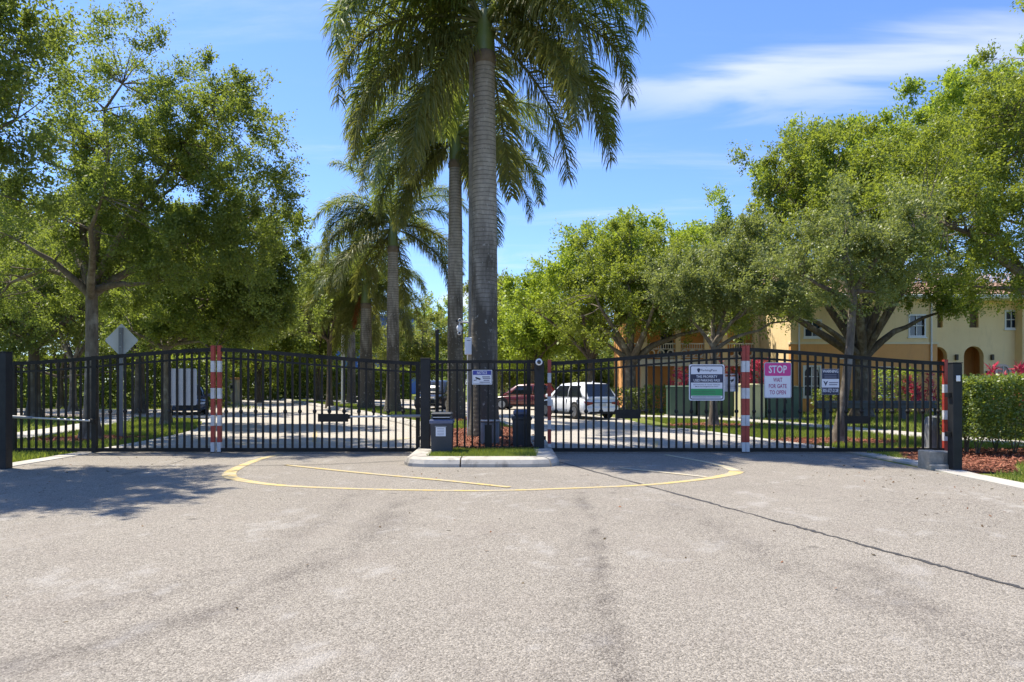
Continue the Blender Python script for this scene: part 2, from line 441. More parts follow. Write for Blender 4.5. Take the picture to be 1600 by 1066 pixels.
def asphalt_mat(name, light, dark, attr=True):
    m, t, b = base_mat(name)
    tc = t.n('ShaderNodeTexCoord').outputs['Object']
    vor = t.n('ShaderNodeTexVoronoi'); vor.inputs['Scale'].default_value = 78; t.put(vor.inputs['Vector'], tc)
    vor2 = t.n('ShaderNodeTexVoronoi'); vor2.inputs['Scale'].default_value = 170; t.put(vor2.inputs['Vector'], tc)
    sp1 = t.n('ShaderNodeSeparateColor'); t.put(sp1.inputs[0], vor.outputs['Color'])
    sp2 = t.n('ShaderNodeSeparateColor'); t.put(sp2.inputs[0], vor2.outputs['Color'])
    stone = t.math('ADD', t.math('MULTIPLY', sp1.outputs[0], .55), t.math('MULTIPLY', sp2.outputs[1], .45))
    big = t.noise(tc, .45, 6, .6); mid = t.noise(tc, 3.2, 6, .6)
    patch = t.noise(t.mapping(tc, (1, .5, 1)), .9, 5, .55, .4)
    f = t.math('ADD', t.math('MULTIPLY', stone, .86), t.math('ADD', t.math('MULTIPLY', big, .2), t.math('MULTIPLY', mid, .1)))
    col = t.ramp(f, [(.22, tuple(c * .85 for c in dark)), (.45, tuple(a * .55 + c * .45 for a, c in zip(light, dark))), (.64, light), (.92, tuple(min(1, c * 1.5) for c in light))])
    col = t.mix(t.maprange(patch, .56, .74, 0, .35), col, tuple(c * 1.18 for c in light))
    col = t.mix(t.maprange(t.noise(tc, 1.1, 5, .6), .3, .5, .22, 0), col, (.235, .2, .17))
    if attr:
        at = t.n('ShaderNodeAttribute'); at.attribute_name = 'wear'
        grit = t.math('MULTIPLY', at.outputs['Fac'], t.maprange(stone, .25, .75, 1.0, .45), clamp=True)
        col = t.mix(grit, col, (.06, .049, .043))
        at2 = t.n('ShaderNodeAttribute'); at2.attribute_name = 'scuff'
        col = t.mix(t.math('MULTIPLY', at2.outputs['Fac'], t.maprange(mid, .35, .6), clamp=True), col, (.42, .395, .36))
    dn = t.n('ShaderNodeTexVoronoi'); dn.inputs['Scale'].default_value = .9; t.put(dn.inputs['Vector'], tc)
    drip = t.math('ADD', dn.outputs['Distance'], t.math('MULTIPLY', t.noise(tc, 14, 4, .6), .12))
    col = t.mix(t.maprange(drip, .085, .13, .5, 0), col, (.07, .06, .052))
    warp = t.n('ShaderNodeVectorMath', operation='ADD'); t.put(warp.inputs[0], tc)
    nz_ = t.n('ShaderNodeTexNoise'); nz_.inputs['Scale'].default_value = 2.2; nz_.inputs['Detail'].default_value = 5; t.put(nz_.inputs['Vector'], tc)
    t.put(warp.inputs[1], nz_.outputs['Color'])
    ck = t.n('ShaderNodeTexVoronoi', feature='DISTANCE_TO_EDGE'); ck.inputs['Scale'].default_value = .38; t.put(ck.inputs['Vector'], warp.outputs[0])
    crk = t.math('MULTIPLY', t.maprange(ck.outputs['Distance'], .0, .0045, .6, 0), t.maprange(t.noise(tc, .5, 3), .5, .6), clamp=True)
    col = t.mix(crk, col, (.06, .05, .045))
    t.put(b.inputs['Base Color'], col); b.inputs['Roughness'].default_value = .93
    b.inputs['Specular IOR Level'].default_value = .25
    bn = t.n('ShaderNodeBump'); bn.inputs['Strength'].default_value = .7; bn.inputs['Distance'].default_value = .012
    t.put(bn.inputs['Height'], t.math('ADD', t.math('SUBTRACT', 1.0, vor.outputs['Distance']), t.math('MULTIPLY', t.math('SUBTRACT', 1.0, vor2.outputs['Distance']), .5)))
    t.put(b.inputs['Normal'], bn.outputs[0])
    return m
M['asphalt'] = asphalt_mat('worn_pale_asphalt', (.278, .249, .208), (.14, .123, .1))
M['asphalt_far'] = asphalt_mat('pale_lane_paving', (.44, .40, .34), (.27, .245, .21), False)

def ground_mat(name, a, b_, c):
    m, t, b = base_mat(name)
    tc = t.n('ShaderNodeTexCoord').outputs['Object']
    col = t.mix(t.maprange(t.noise(tc, .35, 6, .6), .35, .65), a, b_)
    col = t.mix(t.maprange(t.noise(tc, 2.3, 7, .65), .52, .7), col, c)
    t.put(b.inputs['Base Color'], col); b.inputs['Roughness'].default_value = 1
    b.inputs['Specular IOR Level'].default_value = .1
    bn = t.n('ShaderNodeBump'); bn.inputs['Strength'].default_value = 1; bn.inputs['Distance'].default_value = .05
    t.put(bn.inputs['Height'], t.noise(tc, 22, 6, .7)); t.put(b.inputs['Normal'], bn.outputs[0])
    return m
M['lawn'] = ground_mat('lawn_soil', (.13, .17, .035), (.18, .2, .05), (.24, .2, .09))
M['mulch'] = ground_mat('red_mulch', (.17, .07, .045), (.11, .045, .03), (.24, .12, .08))

def paint_mat(name, col, under):
    m, t, b = base_mat(name)
    tc = t.n('ShaderNodeTexCoord').outputs['Object']
    wearn = t.math('ADD', t.math('MULTIPLY', t.noise(tc, 38, 4, .7), .6), t.math('MULTIPLY', t.noise(tc, 3, 5, .6), .4))
    t.put(b.inputs['Base Color'], t.mix(t.maprange(wearn,   .42, .56, .1, .95), col, under)); b.inputs['Roughness'].default_value = .85
    return m
M['yellow_paint'] = paint_mat('worn_yellow_paint', (.56, .39, .085), (.36, .32, .24))
M['yellow_faded'] = paint_mat('faded_yellow_paint', (.52, .42, .2), (.40, .37, .32))
M['tar'] = pmat('crack_sealant', (.03, .028, .027), (.06, .055, .05), 12, .7)
# ================================================================== the ground, roads, kerbs
def sheet(name, poly, z, mat, kind='structure', parent=None):
    me = bpy.data.meshes.new(name)
    me.from_pydata([(x, y, z) for x, y in poly], [], [tuple(range(len(poly)))])
    import bmesh
    bm = bmesh.new(); bm.from_mesh(me); bmesh.ops.triangulate(bm, faces=bm.faces)
    for f in bm.faces:
        if f.normal.z < 0: f.normal_flip()
    bm.to_mesh(me); bm.free()
    o = link_mesh(name, me, parent, [mat])
    return tag(o, kind=kind) if kind else o

def smooth_path(pts, n=8):
    """Catmull-Rom through 2-D points"""
    pts = [np.array(p, float) for p in pts]
    ext = [2 * pts[0] - pts[1]] + pts + [2 * pts[-1] - pts[-2]]
    out = []
    for i in range(1, len(ext) - 2):
        p0, p1, p2, p3 = ext[i - 1:i + 3]
        for k in range(n):
            t = k / n
            out.append(.5 * ((2 * p1) + (-p0 + p2) * t + (2 * p0 - 5 * p1 + 4 * p2 - p3) * t * t + (-p0 + 3 * p1 - 3 * p2 + p3) * t ** 3))
    out.append(pts[-1])
    return out

def offset(path, d):
    out = []
    for i, p in enumerate(path):
        a = path[min(i + 1, len(path) - 1)] - path[max(i - 1, 0)]
        a = a / (np.linalg.norm(a) + 1e-9)
        out.append(p + np.array((-a[1], a[0])) * d)
    return out

sheet('ground', [(-1500, -400), (1500, -400), (1500, 2500), (-1500, 2500)], -.03, M['lawn'])

# front roadway, a fine sheet near the camera that carries the wheel wear
RX0, RX1 = -9.7, 7.75
nx, ny = 230, 230
xs = np.linspace(RX0, RX1, nx); ys = np.linspace(-1.0, 17.0, ny)
X, Y = np.meshgrid(xs, ys)
V = np.stack([X.ravel(), Y.ravel(), np.zeros(nx * ny)], 1)
i = (np.arange(ny - 1)[:, None] * nx + np.arange(nx - 1)[None, :]).ravel()
me = np_mesh('road', V, np.stack([i, i + 1, i + nx + 1, i + nx], 1), 4)
def segdist(px, py, pts):
    d = np.full(px.shape, 1e9)
    for (x0, y0), (x1, y1) in zip(pts[:-1], pts[1:]):
        dx, dy = x1 - x0, y1 - y0
        t = np.clip(((px - x0) * dx + (py - y0) * dy) / (dx * dx + dy * dy), 0, 1)
        d = np.minimum(d, np.hypot(px - x0 - t * dx, py - y0 - t * dy))
    return d
nz = np.array([mnoise.fractal(Vector((x * 1.3, y * .8, 0)), .6, 2.1, 5) for x, y in zip(X.ravel(), Y.ravel())])
nz2 = np.array([mnoise.fractal(Vector((x * 4 + 9, y * 2.2, 3)), .6, 2.1, 4) for x, y in zip(X.ravel(), Y.ravel())])
wear = np.zeros(nx * ny)
def streak(pts, wid, amt):
    global wear
    path = smooth_path([tuple(G(*p)[:2]) for p in pts], 6)
    d = segdist(V[:, 0], V[:, 1], path)
    wear += 1.05 * amt * np.clip(1 - d / (wid * (1 + .5 * nz)), 0, 1) * np.clip(.75 + 1.0 * nz2 + .5 * nz, 0, 1.4)
streak([(905, 770), (930, 830), (945, 930), (965, 1066)], .13, .62)
streak([(880, 775), (900, 900), (880, 1066)], .30, .18)
streak([(640, 780), (560, 840), (420, 920), (250, 980), (20, 1040)], .34, .48)
streak([(560, 770), (480, 830), (330, 900), (100, 960)], .3, .28)
streak([(1060, 790), (1180, 860), (1330, 930), (1560, 1010)], .4, .33)
streak([(1330, 880), (1400, 920), (1460, 950)], .3, .4)
streak([(640, 1000), (800, 1060), (1000, 1066)], .3, .18)
me.attributes.new('wear', 'FLOAT', 'POINT').data.foreach_set('value', np.clip(wear, 0, .85).astype(np.float32))
scuff = np.clip((nz * 1.1 + nz2 * .8 - .62) * 2.2, 0, .4)
me.attributes.new('scuff', 'FLOAT', 'POINT').data.foreach_set('value', scuff.astype(np.float32))
road = tag(link_mesh('road', me, None, [M['asphalt']]), kind='structure')
sheet('street', [(-60, -30), (60, -30), (60, -3.2), (RX1, -1.4), (RX1, -1.0), (RX0, -1.0), (RX0, -1.4), (-60, -3.2)], -.004, M['asphalt'])

LL = smooth_path([(-9.7, 17.0), (-9.9, 20), (-10.6, 24.4), (-12.4, 29.2), (-14.2, 33), (-19, 45), (-24.9, 62), (-34, 86), (-46, 115)])
LR = smooth_path([(-2.15, 13.9), (-2.2, 17), (-2.55, 21), (-3.2, 24.6), (-5.3, 30.2), (-9, 39), (-14.8, 51.8), (-23, 70), (-38, 108)])
RL = smooth_path([(.95, 13.9), (.95, 17), (.75, 22), (-.6, 28.8), (-3.6, 36.5), (-7.2, 44), (-12.5, 54), (-20.5, 70.5), (-35, 109)])
RR = smooth_path([(7.75, 17.0), (7.2, 18.9), (5.9, 24.4), (5.3, 27.5), (4.9, 33), (2.6, 41), (-1.5, 50), (-8, 62), (-16, 78), (-30, 110)])
def at_y(path, y):
    for a, b in zip(path[:-1], path[1:]):
        if a[1] <= y <= b[1]: return a + (b - a) * ((y - a[1]) / (b[1] - a[1] + 1e-9))
    return path[-1]
def strip(name, a, b, z, mat, kind='structure'):
    poly = [tuple(p) for p in a] + [tuple(p) for p in reversed(b)]
    return sheet(name, poly, z, mat, kind)
strip('exit_lane', [np.array((-9.7, 16.9))] + LL[1:], [p for p in LR if p[1] > 16.9], .004, M['asphalt_far'])
strip('entry_lane', [p for p in RL if p[1] > 16.9], [np.array((7.75, 16.9))] + RR[1:], .004, M['asphalt_far'])
sheet('side_street', [(-13.9, 32.6), (-22, 34.6), (-40, 38), (-40, 47), (-24, 44), (-18.2, 43)], .008, M['asphalt_far'])
sheet('parking_bay', [(4.5, 36.5), (-1.4, 50.5), (-7, 61), (6, 64), (12, 50), (7, 40)], .008, M['asphalt_far'])

def kerb_run(name, path, wid, h, mat, seg=1.3, z=0.0, top=.05, kind='structure', gap=.012, side=1):
    """a run of separate kerb lengths along a path"""
    run = empty(name); tag(run, kind=kind)
    path = [np.array(p, float) for p in path]
    L = [0.0]
    for a, b in zip(path[:-1], path[1:]): L.append(L[-1] + float(np.linalg.norm(b - a)))
    def at(s):
        s = min(max(s, 0), L[-1])
        for k in range(len(L) - 1):
            if s <= L[k + 1]:
                t = (s - L[k]) / (L[k + 1] - L[k] + 1e-9); d = path[k + 1] - path[k]
                return path[k] + d * t, d / (np.linalg.norm(d) + 1e-9)
        return path[-1], (path[-1] - path[-2]) / (np.linalg.norm(path[-1] - path[-2]) + 1e-9)
    n = max(1, int(L[-1] / seg)); step = L[-1] / n
    for k in range(n):
        rings = []
        s0, s1 = k * step + gap, (k + 1) * step - gap
        dh = random.uniform(-.006, .006)
        m = 5 if seg > .8 else 3
        for q in range(m + 1):
            p, d = at(s0 + (s1 - s0) * q / m)
            nn = np.array((-d[1], d[0])) * side
            prof = [(0, z - .05), (.0, z + h * .35), (top * .3, z + h * .8), (top, z + h + dh), (wid, z + h + dh), (wid, z - .05)]
            rings.append([(p[0] + nn[0] * o, p[1] + nn[1] * o, zz) for o, zz in prof])
        MB().loft(rings, True).build('kerb_stone', mat, run)
    return run

# the island / median with its rounded nose
nose = [(-2.15, 19.0), (-2.15, 14.4)] 
arc = []
cxn, cyn, rn = -.6, 14.35, 1.55
for a in np.linspace(180, 360, 17):
    ca, sa = math.cos(R(a)), math.sin(R(a))
    # squarish nose: superellipse
    arc.append((cxn + rn * math.copysign(abs(ca) ** .42, ca), cyn + .85 * math.copysign(abs(sa) ** .42, sa)))
lr_far = [tuple(p) for p in LR if 17 <= p[1] < 72]
rl_far = [tuple(p) for p in RL if 17 <= p[1] < 72]
outline = list(reversed(lr_far)) + arc + rl_far
kerb_run('island_kerb', [np.array(p) for p in outline], .46, .17, M['kerb'], 1.75, side=1, top=.16, gap=.014)
inner = offset([np.array(p) for p in outline], .44)
sheet('island_soil', [tuple(p) for p in inner], .12, M['lawn'])
def blob(cx, cy, rx, ry, n=26, j=.12, seed=1):
    rr = random.Random(seed)
    return [(cx + rx * math.cos(2 * math.pi * k / n) * (1 + rr.uniform(-j, j)), cy + ry * math.sin(2 * math.pi * k / n) * (1 + rr.uniform(-j, j))) for k in range(n)]
sheet('mulch_bed', [(-1.78, 15.75), (.58, 15.75), (.62, 20), (.35, 23.2), (-.8, 24), (-2, 22.6), (-1.88, 19)], .128, M['mulch'])
beds = {
    'tree_l1': (blob(-12.5, 20.7, 1.7, 1.3, seed=2), -.02), 'tree_r2': (blob(9.1, 19.8, 1.9, 1.2, seed=3), -.02),
    'tree_r5': (blob(8.0, 27.6, 1.8, 1.3, seed=4), -.02), 'palm2': (blob(-2.4, 29.3, .95, 1.6, seed=5), .128),
    'back': (blob(-21, 36, 4.5, 1.4, seed=6), -.02)}
for poly, z in beds.values(): sheet('mulch_bed', poly, z, M['mulch'])
hedge_bed = [(8.35, 12.75), (9.3, 12.9), (10.1, 14.2), (17, 14.8), (17, 17.6), (9.5, 17.4), (8.4, 15.2)]
sheet('mulch_bed', hedge_bed, -.018, M['mulch'])

# pale concrete gutter bands along both road edges
def slabs(name, path, wid, step, z0, z1, mat, pname='paving_slab'):
    run = empty(name); tag(run, kind='structure')
    path = [np.array(p, float) for p in path]
    L = [0.0]
    for a, b in zip(path[:-1], path[1:]): L.append(L[-1] + float(np.linalg.norm(b - a)))
    def at(s):
        for k in range(len(L) - 1):
            if s <= L[k + 1] + 1e-6:
                d = path[k + 1] - path[k]; t = (s - L[k]) / (L[k + 1] - L[k] + 1e-9)
                return path[k] + d * t, d / np.linalg.norm(d)
    n = int(L[-1] / step)
    for k in range(n):
        a, da = at(k * step + .012); b, db = at((k + 1) * step - .012)
        na, nb = np.array((-da[1], da[0])) * wid / 2, np.array((-db[1], db[0])) * wid / 2
        t = random.uniform(-.004, .004)
        MB().prism([tuple(a - na), tuple(b - nb), tuple(b + nb), tuple(a + na)], z0, z1 + t, 'xy').build(pname, mat, run)
    return run
slabs('gutter_band', smooth_path([(7.97, -1), (7.97, 9), (8.02, 12.6), (8.25, 14.2), (8.1, 16.6), (7.55, 18.9), (6.2, 24.4), (5.6, 27.0)], 5), .44, 1.9, -.06, .012, M['slab'], 'concrete_slab')
slabs('gutter_band', smooth_path([(-9.88, 4), (-9.88, 13), (-9.9, 17), (-10.1, 20), (-10.8, 24.4), (-12.6, 29.2), (-14.3, 32.5)], 5), .44, 1.9, -.06, .012, M['slab'], 'concrete_slab')
slabs('sidewalk', smooth_path([(-14.6, 15), (-15.0, 20.5), (-15.6, 24), (-17.2, 30.5), (-19.4, 34.4)], 5), 1.55, 1.5, -.06, .02, M['slab'])
slabs('sidewalk', smooth_path([(14.6, 15.5), (13.4, 19.5), (12.5, 22.5), (10.7, 29.3), (8.7, 33.2), (5.6, 35.6)], 5), 1.6, 1.5, -.06, .02, M['slab'])
kerb_run('lane_kerb', [p for p in LL if p[1] > 43 and p[1] < 90], .2, .13, M['concrete'], 2.5, side=1)
kerb_run('lane_kerb', [p for p in RR if p[1] > 63 and p[1] < 90], .2, .13, M['concrete'], 2.5, side=-1)

# ------------------------------------------------------------------ paint, cracks
def ribbon(name, pts, wid, z, mat, wob=0.0, kind='structure', n=6):
    path = smooth_path(pts, n) if n > 1 else [np.array(p) for p in pts]
    if wob: path = [p + np.array((random.uniform(-wob, wob), random.uniform(-wob, wob))) for p in path]
    w_ = wid if hasattr(wid, '__len__') else [wid] * len(pts)
    vs, fs = [], []
    for k, p in enumerate(path):
        t = k / max(1, len(path) - 1) * (len(w_) - 1); a = int(min(t, len(w_) - 2)); ww = w_[a] + (w_[a + 1] - w_[a]) * (t - a)
        d = path[min(k + 1, len(path) - 1)] - path[max(k - 1, 0)]; d = d / (np.linalg.norm(d) + 1e-9)
        nn = np.array((-d[1], d[0])) * ww / 2
        vs += [(p[0] + nn[0], p[1] + nn[1], z), (p[0] - nn[0], p[1] - nn[1], z)]
        if k: fs.append((2 * k - 2, 2 * k - 1, 2 * k + 1, 2 * k))
    me = bpy.data.meshes.new(name); me.from_pydata(vs, [], fs); me.update()
    return tag(link_mesh(name, me, None, [mat]), kind=kind)
g2 = lambda px, py: tuple(G(px, py)[:2])
ribbon('road_marking', [g2(438, 710), g2(402, 719), g2(368, 733), g2(358, 743), g2(374, 750), g2(430, 758), g2(520, 763), g2(640, 766), g2(770, 767), g2(900, 763), g2(1010, 758), g2(1090, 750), g2(1140, 742), g2(1152, 737)],
       [.14, .17, .2, .24, .2, .15, .12, .11, .11, .11, .125, .16, .22, .27], .005, M['yellow_paint'])
ribbon('road_marking', [g2(1150, 736), g2(1125, 727), g2(1085, 719), g2(1040, 711)], [.2, .16, .13, .12], .0052, M['yellow_faded'])
ribbon('road_marking', [g2(446, 727), g2(560, 739), g2(690, 751), g2(796, 762)], .12, .009, M['yellow_paint'])
ribbon('road_marking', [g2(968, 732), g2(1040, 739), g2(1104, 746)], .12, .009, M['yellow_faded'])
ribbon('road_marking', [g2(491, 691), g2(492, 682), g2(493, 672)], .12, .0095, M['yellow_paint'])
ribbon('road_marking', [g2(310, 698), g2(380, 694), g2(490, 693), g2(590, 690), g2(642, 684)], [.35, .4, .4, .45, .3], .0094, M['yellow_faded'])
ribbon('road_marking', [g2(1022, 702), g2(1024, 696), g2(1026, 690)], .12, .0095, M['yellow_paint'])
# a long sealed crack from the island to the right
crack = [g2(873, 722)] + [g2(873 + (1640 - 873) * t, 722 + (931 - 722) * t) for t in np.linspace(.06, 1, 60)]
ribbon('crack_seal', crack, [random.uniform(.022, .062) for _ in crack], .0045, M['tar'], .02, n=2)
ribbon('dark_line', [g2(46, 727), g2(200, 729), g2(350, 728.5), g2(500, 726.5), g2(632, 720.5)], .035, .0130, M['tar'], .004)  # thin dark line drawn across the road before the left gate
ribbon('dark_line', [g2(190, 742), g2(260, 727), g2(305, 713)], .012, .0042, M['tar'], .006)

# ------------------------------------------------------------------ grass, mulch chips, litter
def inside(poly, x, y):
    c = np.zeros(len(x), bool); n = len(poly)
    for k in range(n):
        x0, y0 = poly[k]; x1, y1 = poly[(k + 1) % n]
        cond = ((y0 > y) != (y1 > y))
        with np.errstate(divide='ignore', invalid='ignore'):
            c ^= cond & (x < (x1 - x0) * (y - y0) / (y1 - y0 + 1e-12) + x0)
    return c
rng = np.random.default_rng(11)
def scatter(poly, n, holes=()):
    a = np.array(poly); lo, hi = a.min(0), a.max(0)
    out = []
    got = 0
    for _ in range(40):
        q = rng.uniform(lo, hi, (n, 2))
        m = inside(poly, q[:, 0], q[:, 1])
        for h in holes: m &= ~inside(h, q[:, 0], q[:, 1])
        out.append(q[m]); got += m.sum()
        if got >= n: break
    return np.concatenate(out)[:n]
def blades(q, z, h, wid):
    n = len(q)
    patch = np.array([mnoise.noise(Vector((x * .9, y * .9, 0))) for x, y in q])
    hh = h * rng.uniform(.55, 1.35, n) * (1 + .45 * patch)
    a = rng.uniform(0, 2 * np.pi, n); lean = rng.uniform(.1, .8, n) * hh; la = rng.uniform(0, 2 * np.pi, n)
    d = np.stack([np.cos(a), np.sin(a), np.zeros(n)], 1) * (wid * rng.uniform(.6, 1.3, n))[:, None]
    b = np.concatenate([q, np.full((n, 1), z)], 1)
    tip = b + np.stack([np.cos(la) * lean, np.sin(la) * lean, hh], 1)
    v = np.stack([b - d, b + d, tip], 1).reshape(-1, 3)
    return v
def grass(name, parts):
    v = np.concatenate([blades(*p) for p in parts])
    me = np_mesh(name, v, np.arange(len(v)), 3)
    return tag(link_mesh(name, me, None, [M['blade']]), kind='stuff')
front_right = [(8.25, 6), (8.3, 11.5), (8.55, 12.6), (9.3, 12.8), (10.1, 14.1), (17, 14.7), (18, 6)]
gate_right = [(8.3, 15.0), (8.55, 14.3), (9.3, 15.4), (9.6, 17.3), (17, 18), (12.9, 19), (11.8, 22.5), (10, 29), (8.2, 32.2), (6.2, 33), (6.3, 27.2), (6.6, 24.3), (7.9, 18.9)]
gate_left = [(-10.15, 12.0), (-10.15, 17), (-10.4, 20), (-11.1, 24.4), (-12.9, 29.2), (-14.8, 32.2), (-17.6, 32.9), (-16.4, 30), (-14.75, 24), (-14.2, 20.5), (-13.8, 15), (-13, 10)]
back_left = [(-15.5, 13), (-15.8, 20.5), (-16.4, 24), (-18, 30.5), (-20.4, 34), (-40, 37), (-40, 15)]
back_right = [(14.6, 19), (13.4, 22.8), (11.6, 29.6), (9.6, 33.8), (7.2, 35.6), (8, 39.4), (32, 40.4), (32, 22)]
isl_front = [(-1.7, 13.98), (.5, 13.98), (.58, 15.7), (-1.8, 15.7)]
isl_back = [tuple(p) for p in inner if 23 < p[1] < 60]
island_bed = [(-1.78, 15.75), (.58, 15.75), (.62, 20), (.35, 23.2), (-.8, 24), (-2, 22.6), (-1.88, 19)]
bl = [b[0] for b in beds.values()]
grass('grass', [
    (scatter(isl_front, 9000), .12, .075, .007), (scatter(isl_back, 14000, [beds['palm2'][0]]), .12, .1, .012),
    (scatter(inner_near := [(-1.85, 16), (.62, 16), (.45, 24), (-2.4, 24)], 4000, [island_bed]), .12, .08, .009),
    (scatter(front_right, 42000), -.03, .10, .008), (scatter(gate_right, 42000, bl + [hedge_bed]), -.03, .10, .011),
    (scatter(gate_left, 42000, bl), -.03, .11, .011), (scatter(back_left, 30000, bl), -.03, .12, .018), (scatter(back_right, 30000, bl), -.03, .12, .018),
    (scatter([(-15, 44), (-26, 64), (-38, 90), (-60, 90), (-40, 48), (-24, 45)], 12000), -.03, .14, .03)])
def chips(name, items, mat, lift=.02, ln=.07, wd=.022):
    vs = []
    for q, z in items:
        n = len(q); a = rng.uniform(0, 2 * np.pi, n); tilt = rng.uniform(-.45, .45, n)
        L = ln * rng.uniform(.4, 1.3, n); W = wd * rng.uniform(.5, 1.4, n)
        d = np.stack([np.cos(a) * L, np.sin(a) * L, tilt * L], 1) / 2; e = np.stack([-np.sin(a) * W, np.cos(a) * W, rng.uniform(-.5, .5, n) * W], 1) / 2
        c = np.concatenate([q, (z + rng.uniform(.0, lift, n))[:, None]], 1)
        vs.append(np.stack([c - d - e, c + d - e, c + d + e, c - d + e], 1).reshape(-1, 3))
    v = np.concatenate(vs)
    return tag(link_mesh(name, np_mesh(name, v, np.arange(len(v)), 4), None, [mat]), kind='stuff')
chips('mulch_chips', [(scatter(hedge_bed, 9000), -.016), (scatter(island_bed, 7000), .13)] + [(scatter(p, 1400), z + .004) for p, z in beds.values()], M['chip'], .05)
lit = np.concatenate([scatter([(RX0, 2.5), (RX1, 2.5), (RX1, 16.8), (RX0, 16.8)], 150), scatter([(4.5, 5), (7.7, 5), (7.7, 16.5), (5.5, 16.5)], 130), scatter([(-9.6, 9), (-7, 9), (-6.5, 16), (-9.6, 16)], 90)])
chips('fallen_leaves', [(lit, .004)], M['litter'], .010, .038, .017)
# ================================================================== trees
DENS = 2.0          # leaves per cluster, scaled for all trees
def leaf_quads(pos, axis, side, L, W):
    a = axis * L[:, None]; s = side * (W / 2)[:, None]
    return np.stack([pos, pos + a * .45 + s, pos + a, pos + a * .45 - s], 1).reshape(-1, 3)
def unit(v): return v / (np.linalg.norm(v, axis=-1, keepdims=True) + 1e-9)

def foliage(centres, rad, per, size, g, up=.35, droop=0.0, outward=None):
    """leafy twigs round each cluster centre"""
    n = len(centres)
    tw = 11
    m = max(1, per // tw)
    d = g.normal(size=(n, tw, 3)); d[..., 2] += up
    if outward is not None: d += outward[:, None, :] * 1.1
    d = unit(d)
    ln = rad[:, None] * g.uniform(.6, 1.45, (n, tw))
    t = g.uniform(.12, 1, (n, tw, m)) ** .75
    p = centres[:, None, None, :] + d[:, :, None, :] * (ln[:, :, None] * t)[..., None]
    p[..., 2] -= droop * (ln[:, :, None] * t) ** 2
    p = p + g.normal(size=p.shape) * (rad[:, None, None, None] * .13)
    p = p.reshape(-1, 3)
    dd = np.broadcast_to(d[:, :, None, :], (n, tw, m, 3)).reshape(-1, 3)
    k = len(p)
    ax = unit(dd * .6 + g.normal(size=(k, 3)) * .7)
    nrm = unit(g.normal(size=(k, 3)) * .75 + np.array((0, 0, 1.0)))
    sd = unit(np.cross(nrm, ax))
    L = size * g.uniform(.55, 1.0, k) ** 1.0 * g.choice([.8, 1.1, 1.5], k, p=[.4, .4, .2]); W = L * g.uniform(.42, .62, k)
    return leaf_quads(p, ax, sd, L, W)

def bez(a, c, b, n):
    t = np.linspace(0, 1, n)[:, None]
    return (1 - t) ** 2 * a + 2 * t * (1 - t) * c + t ** 2 * b

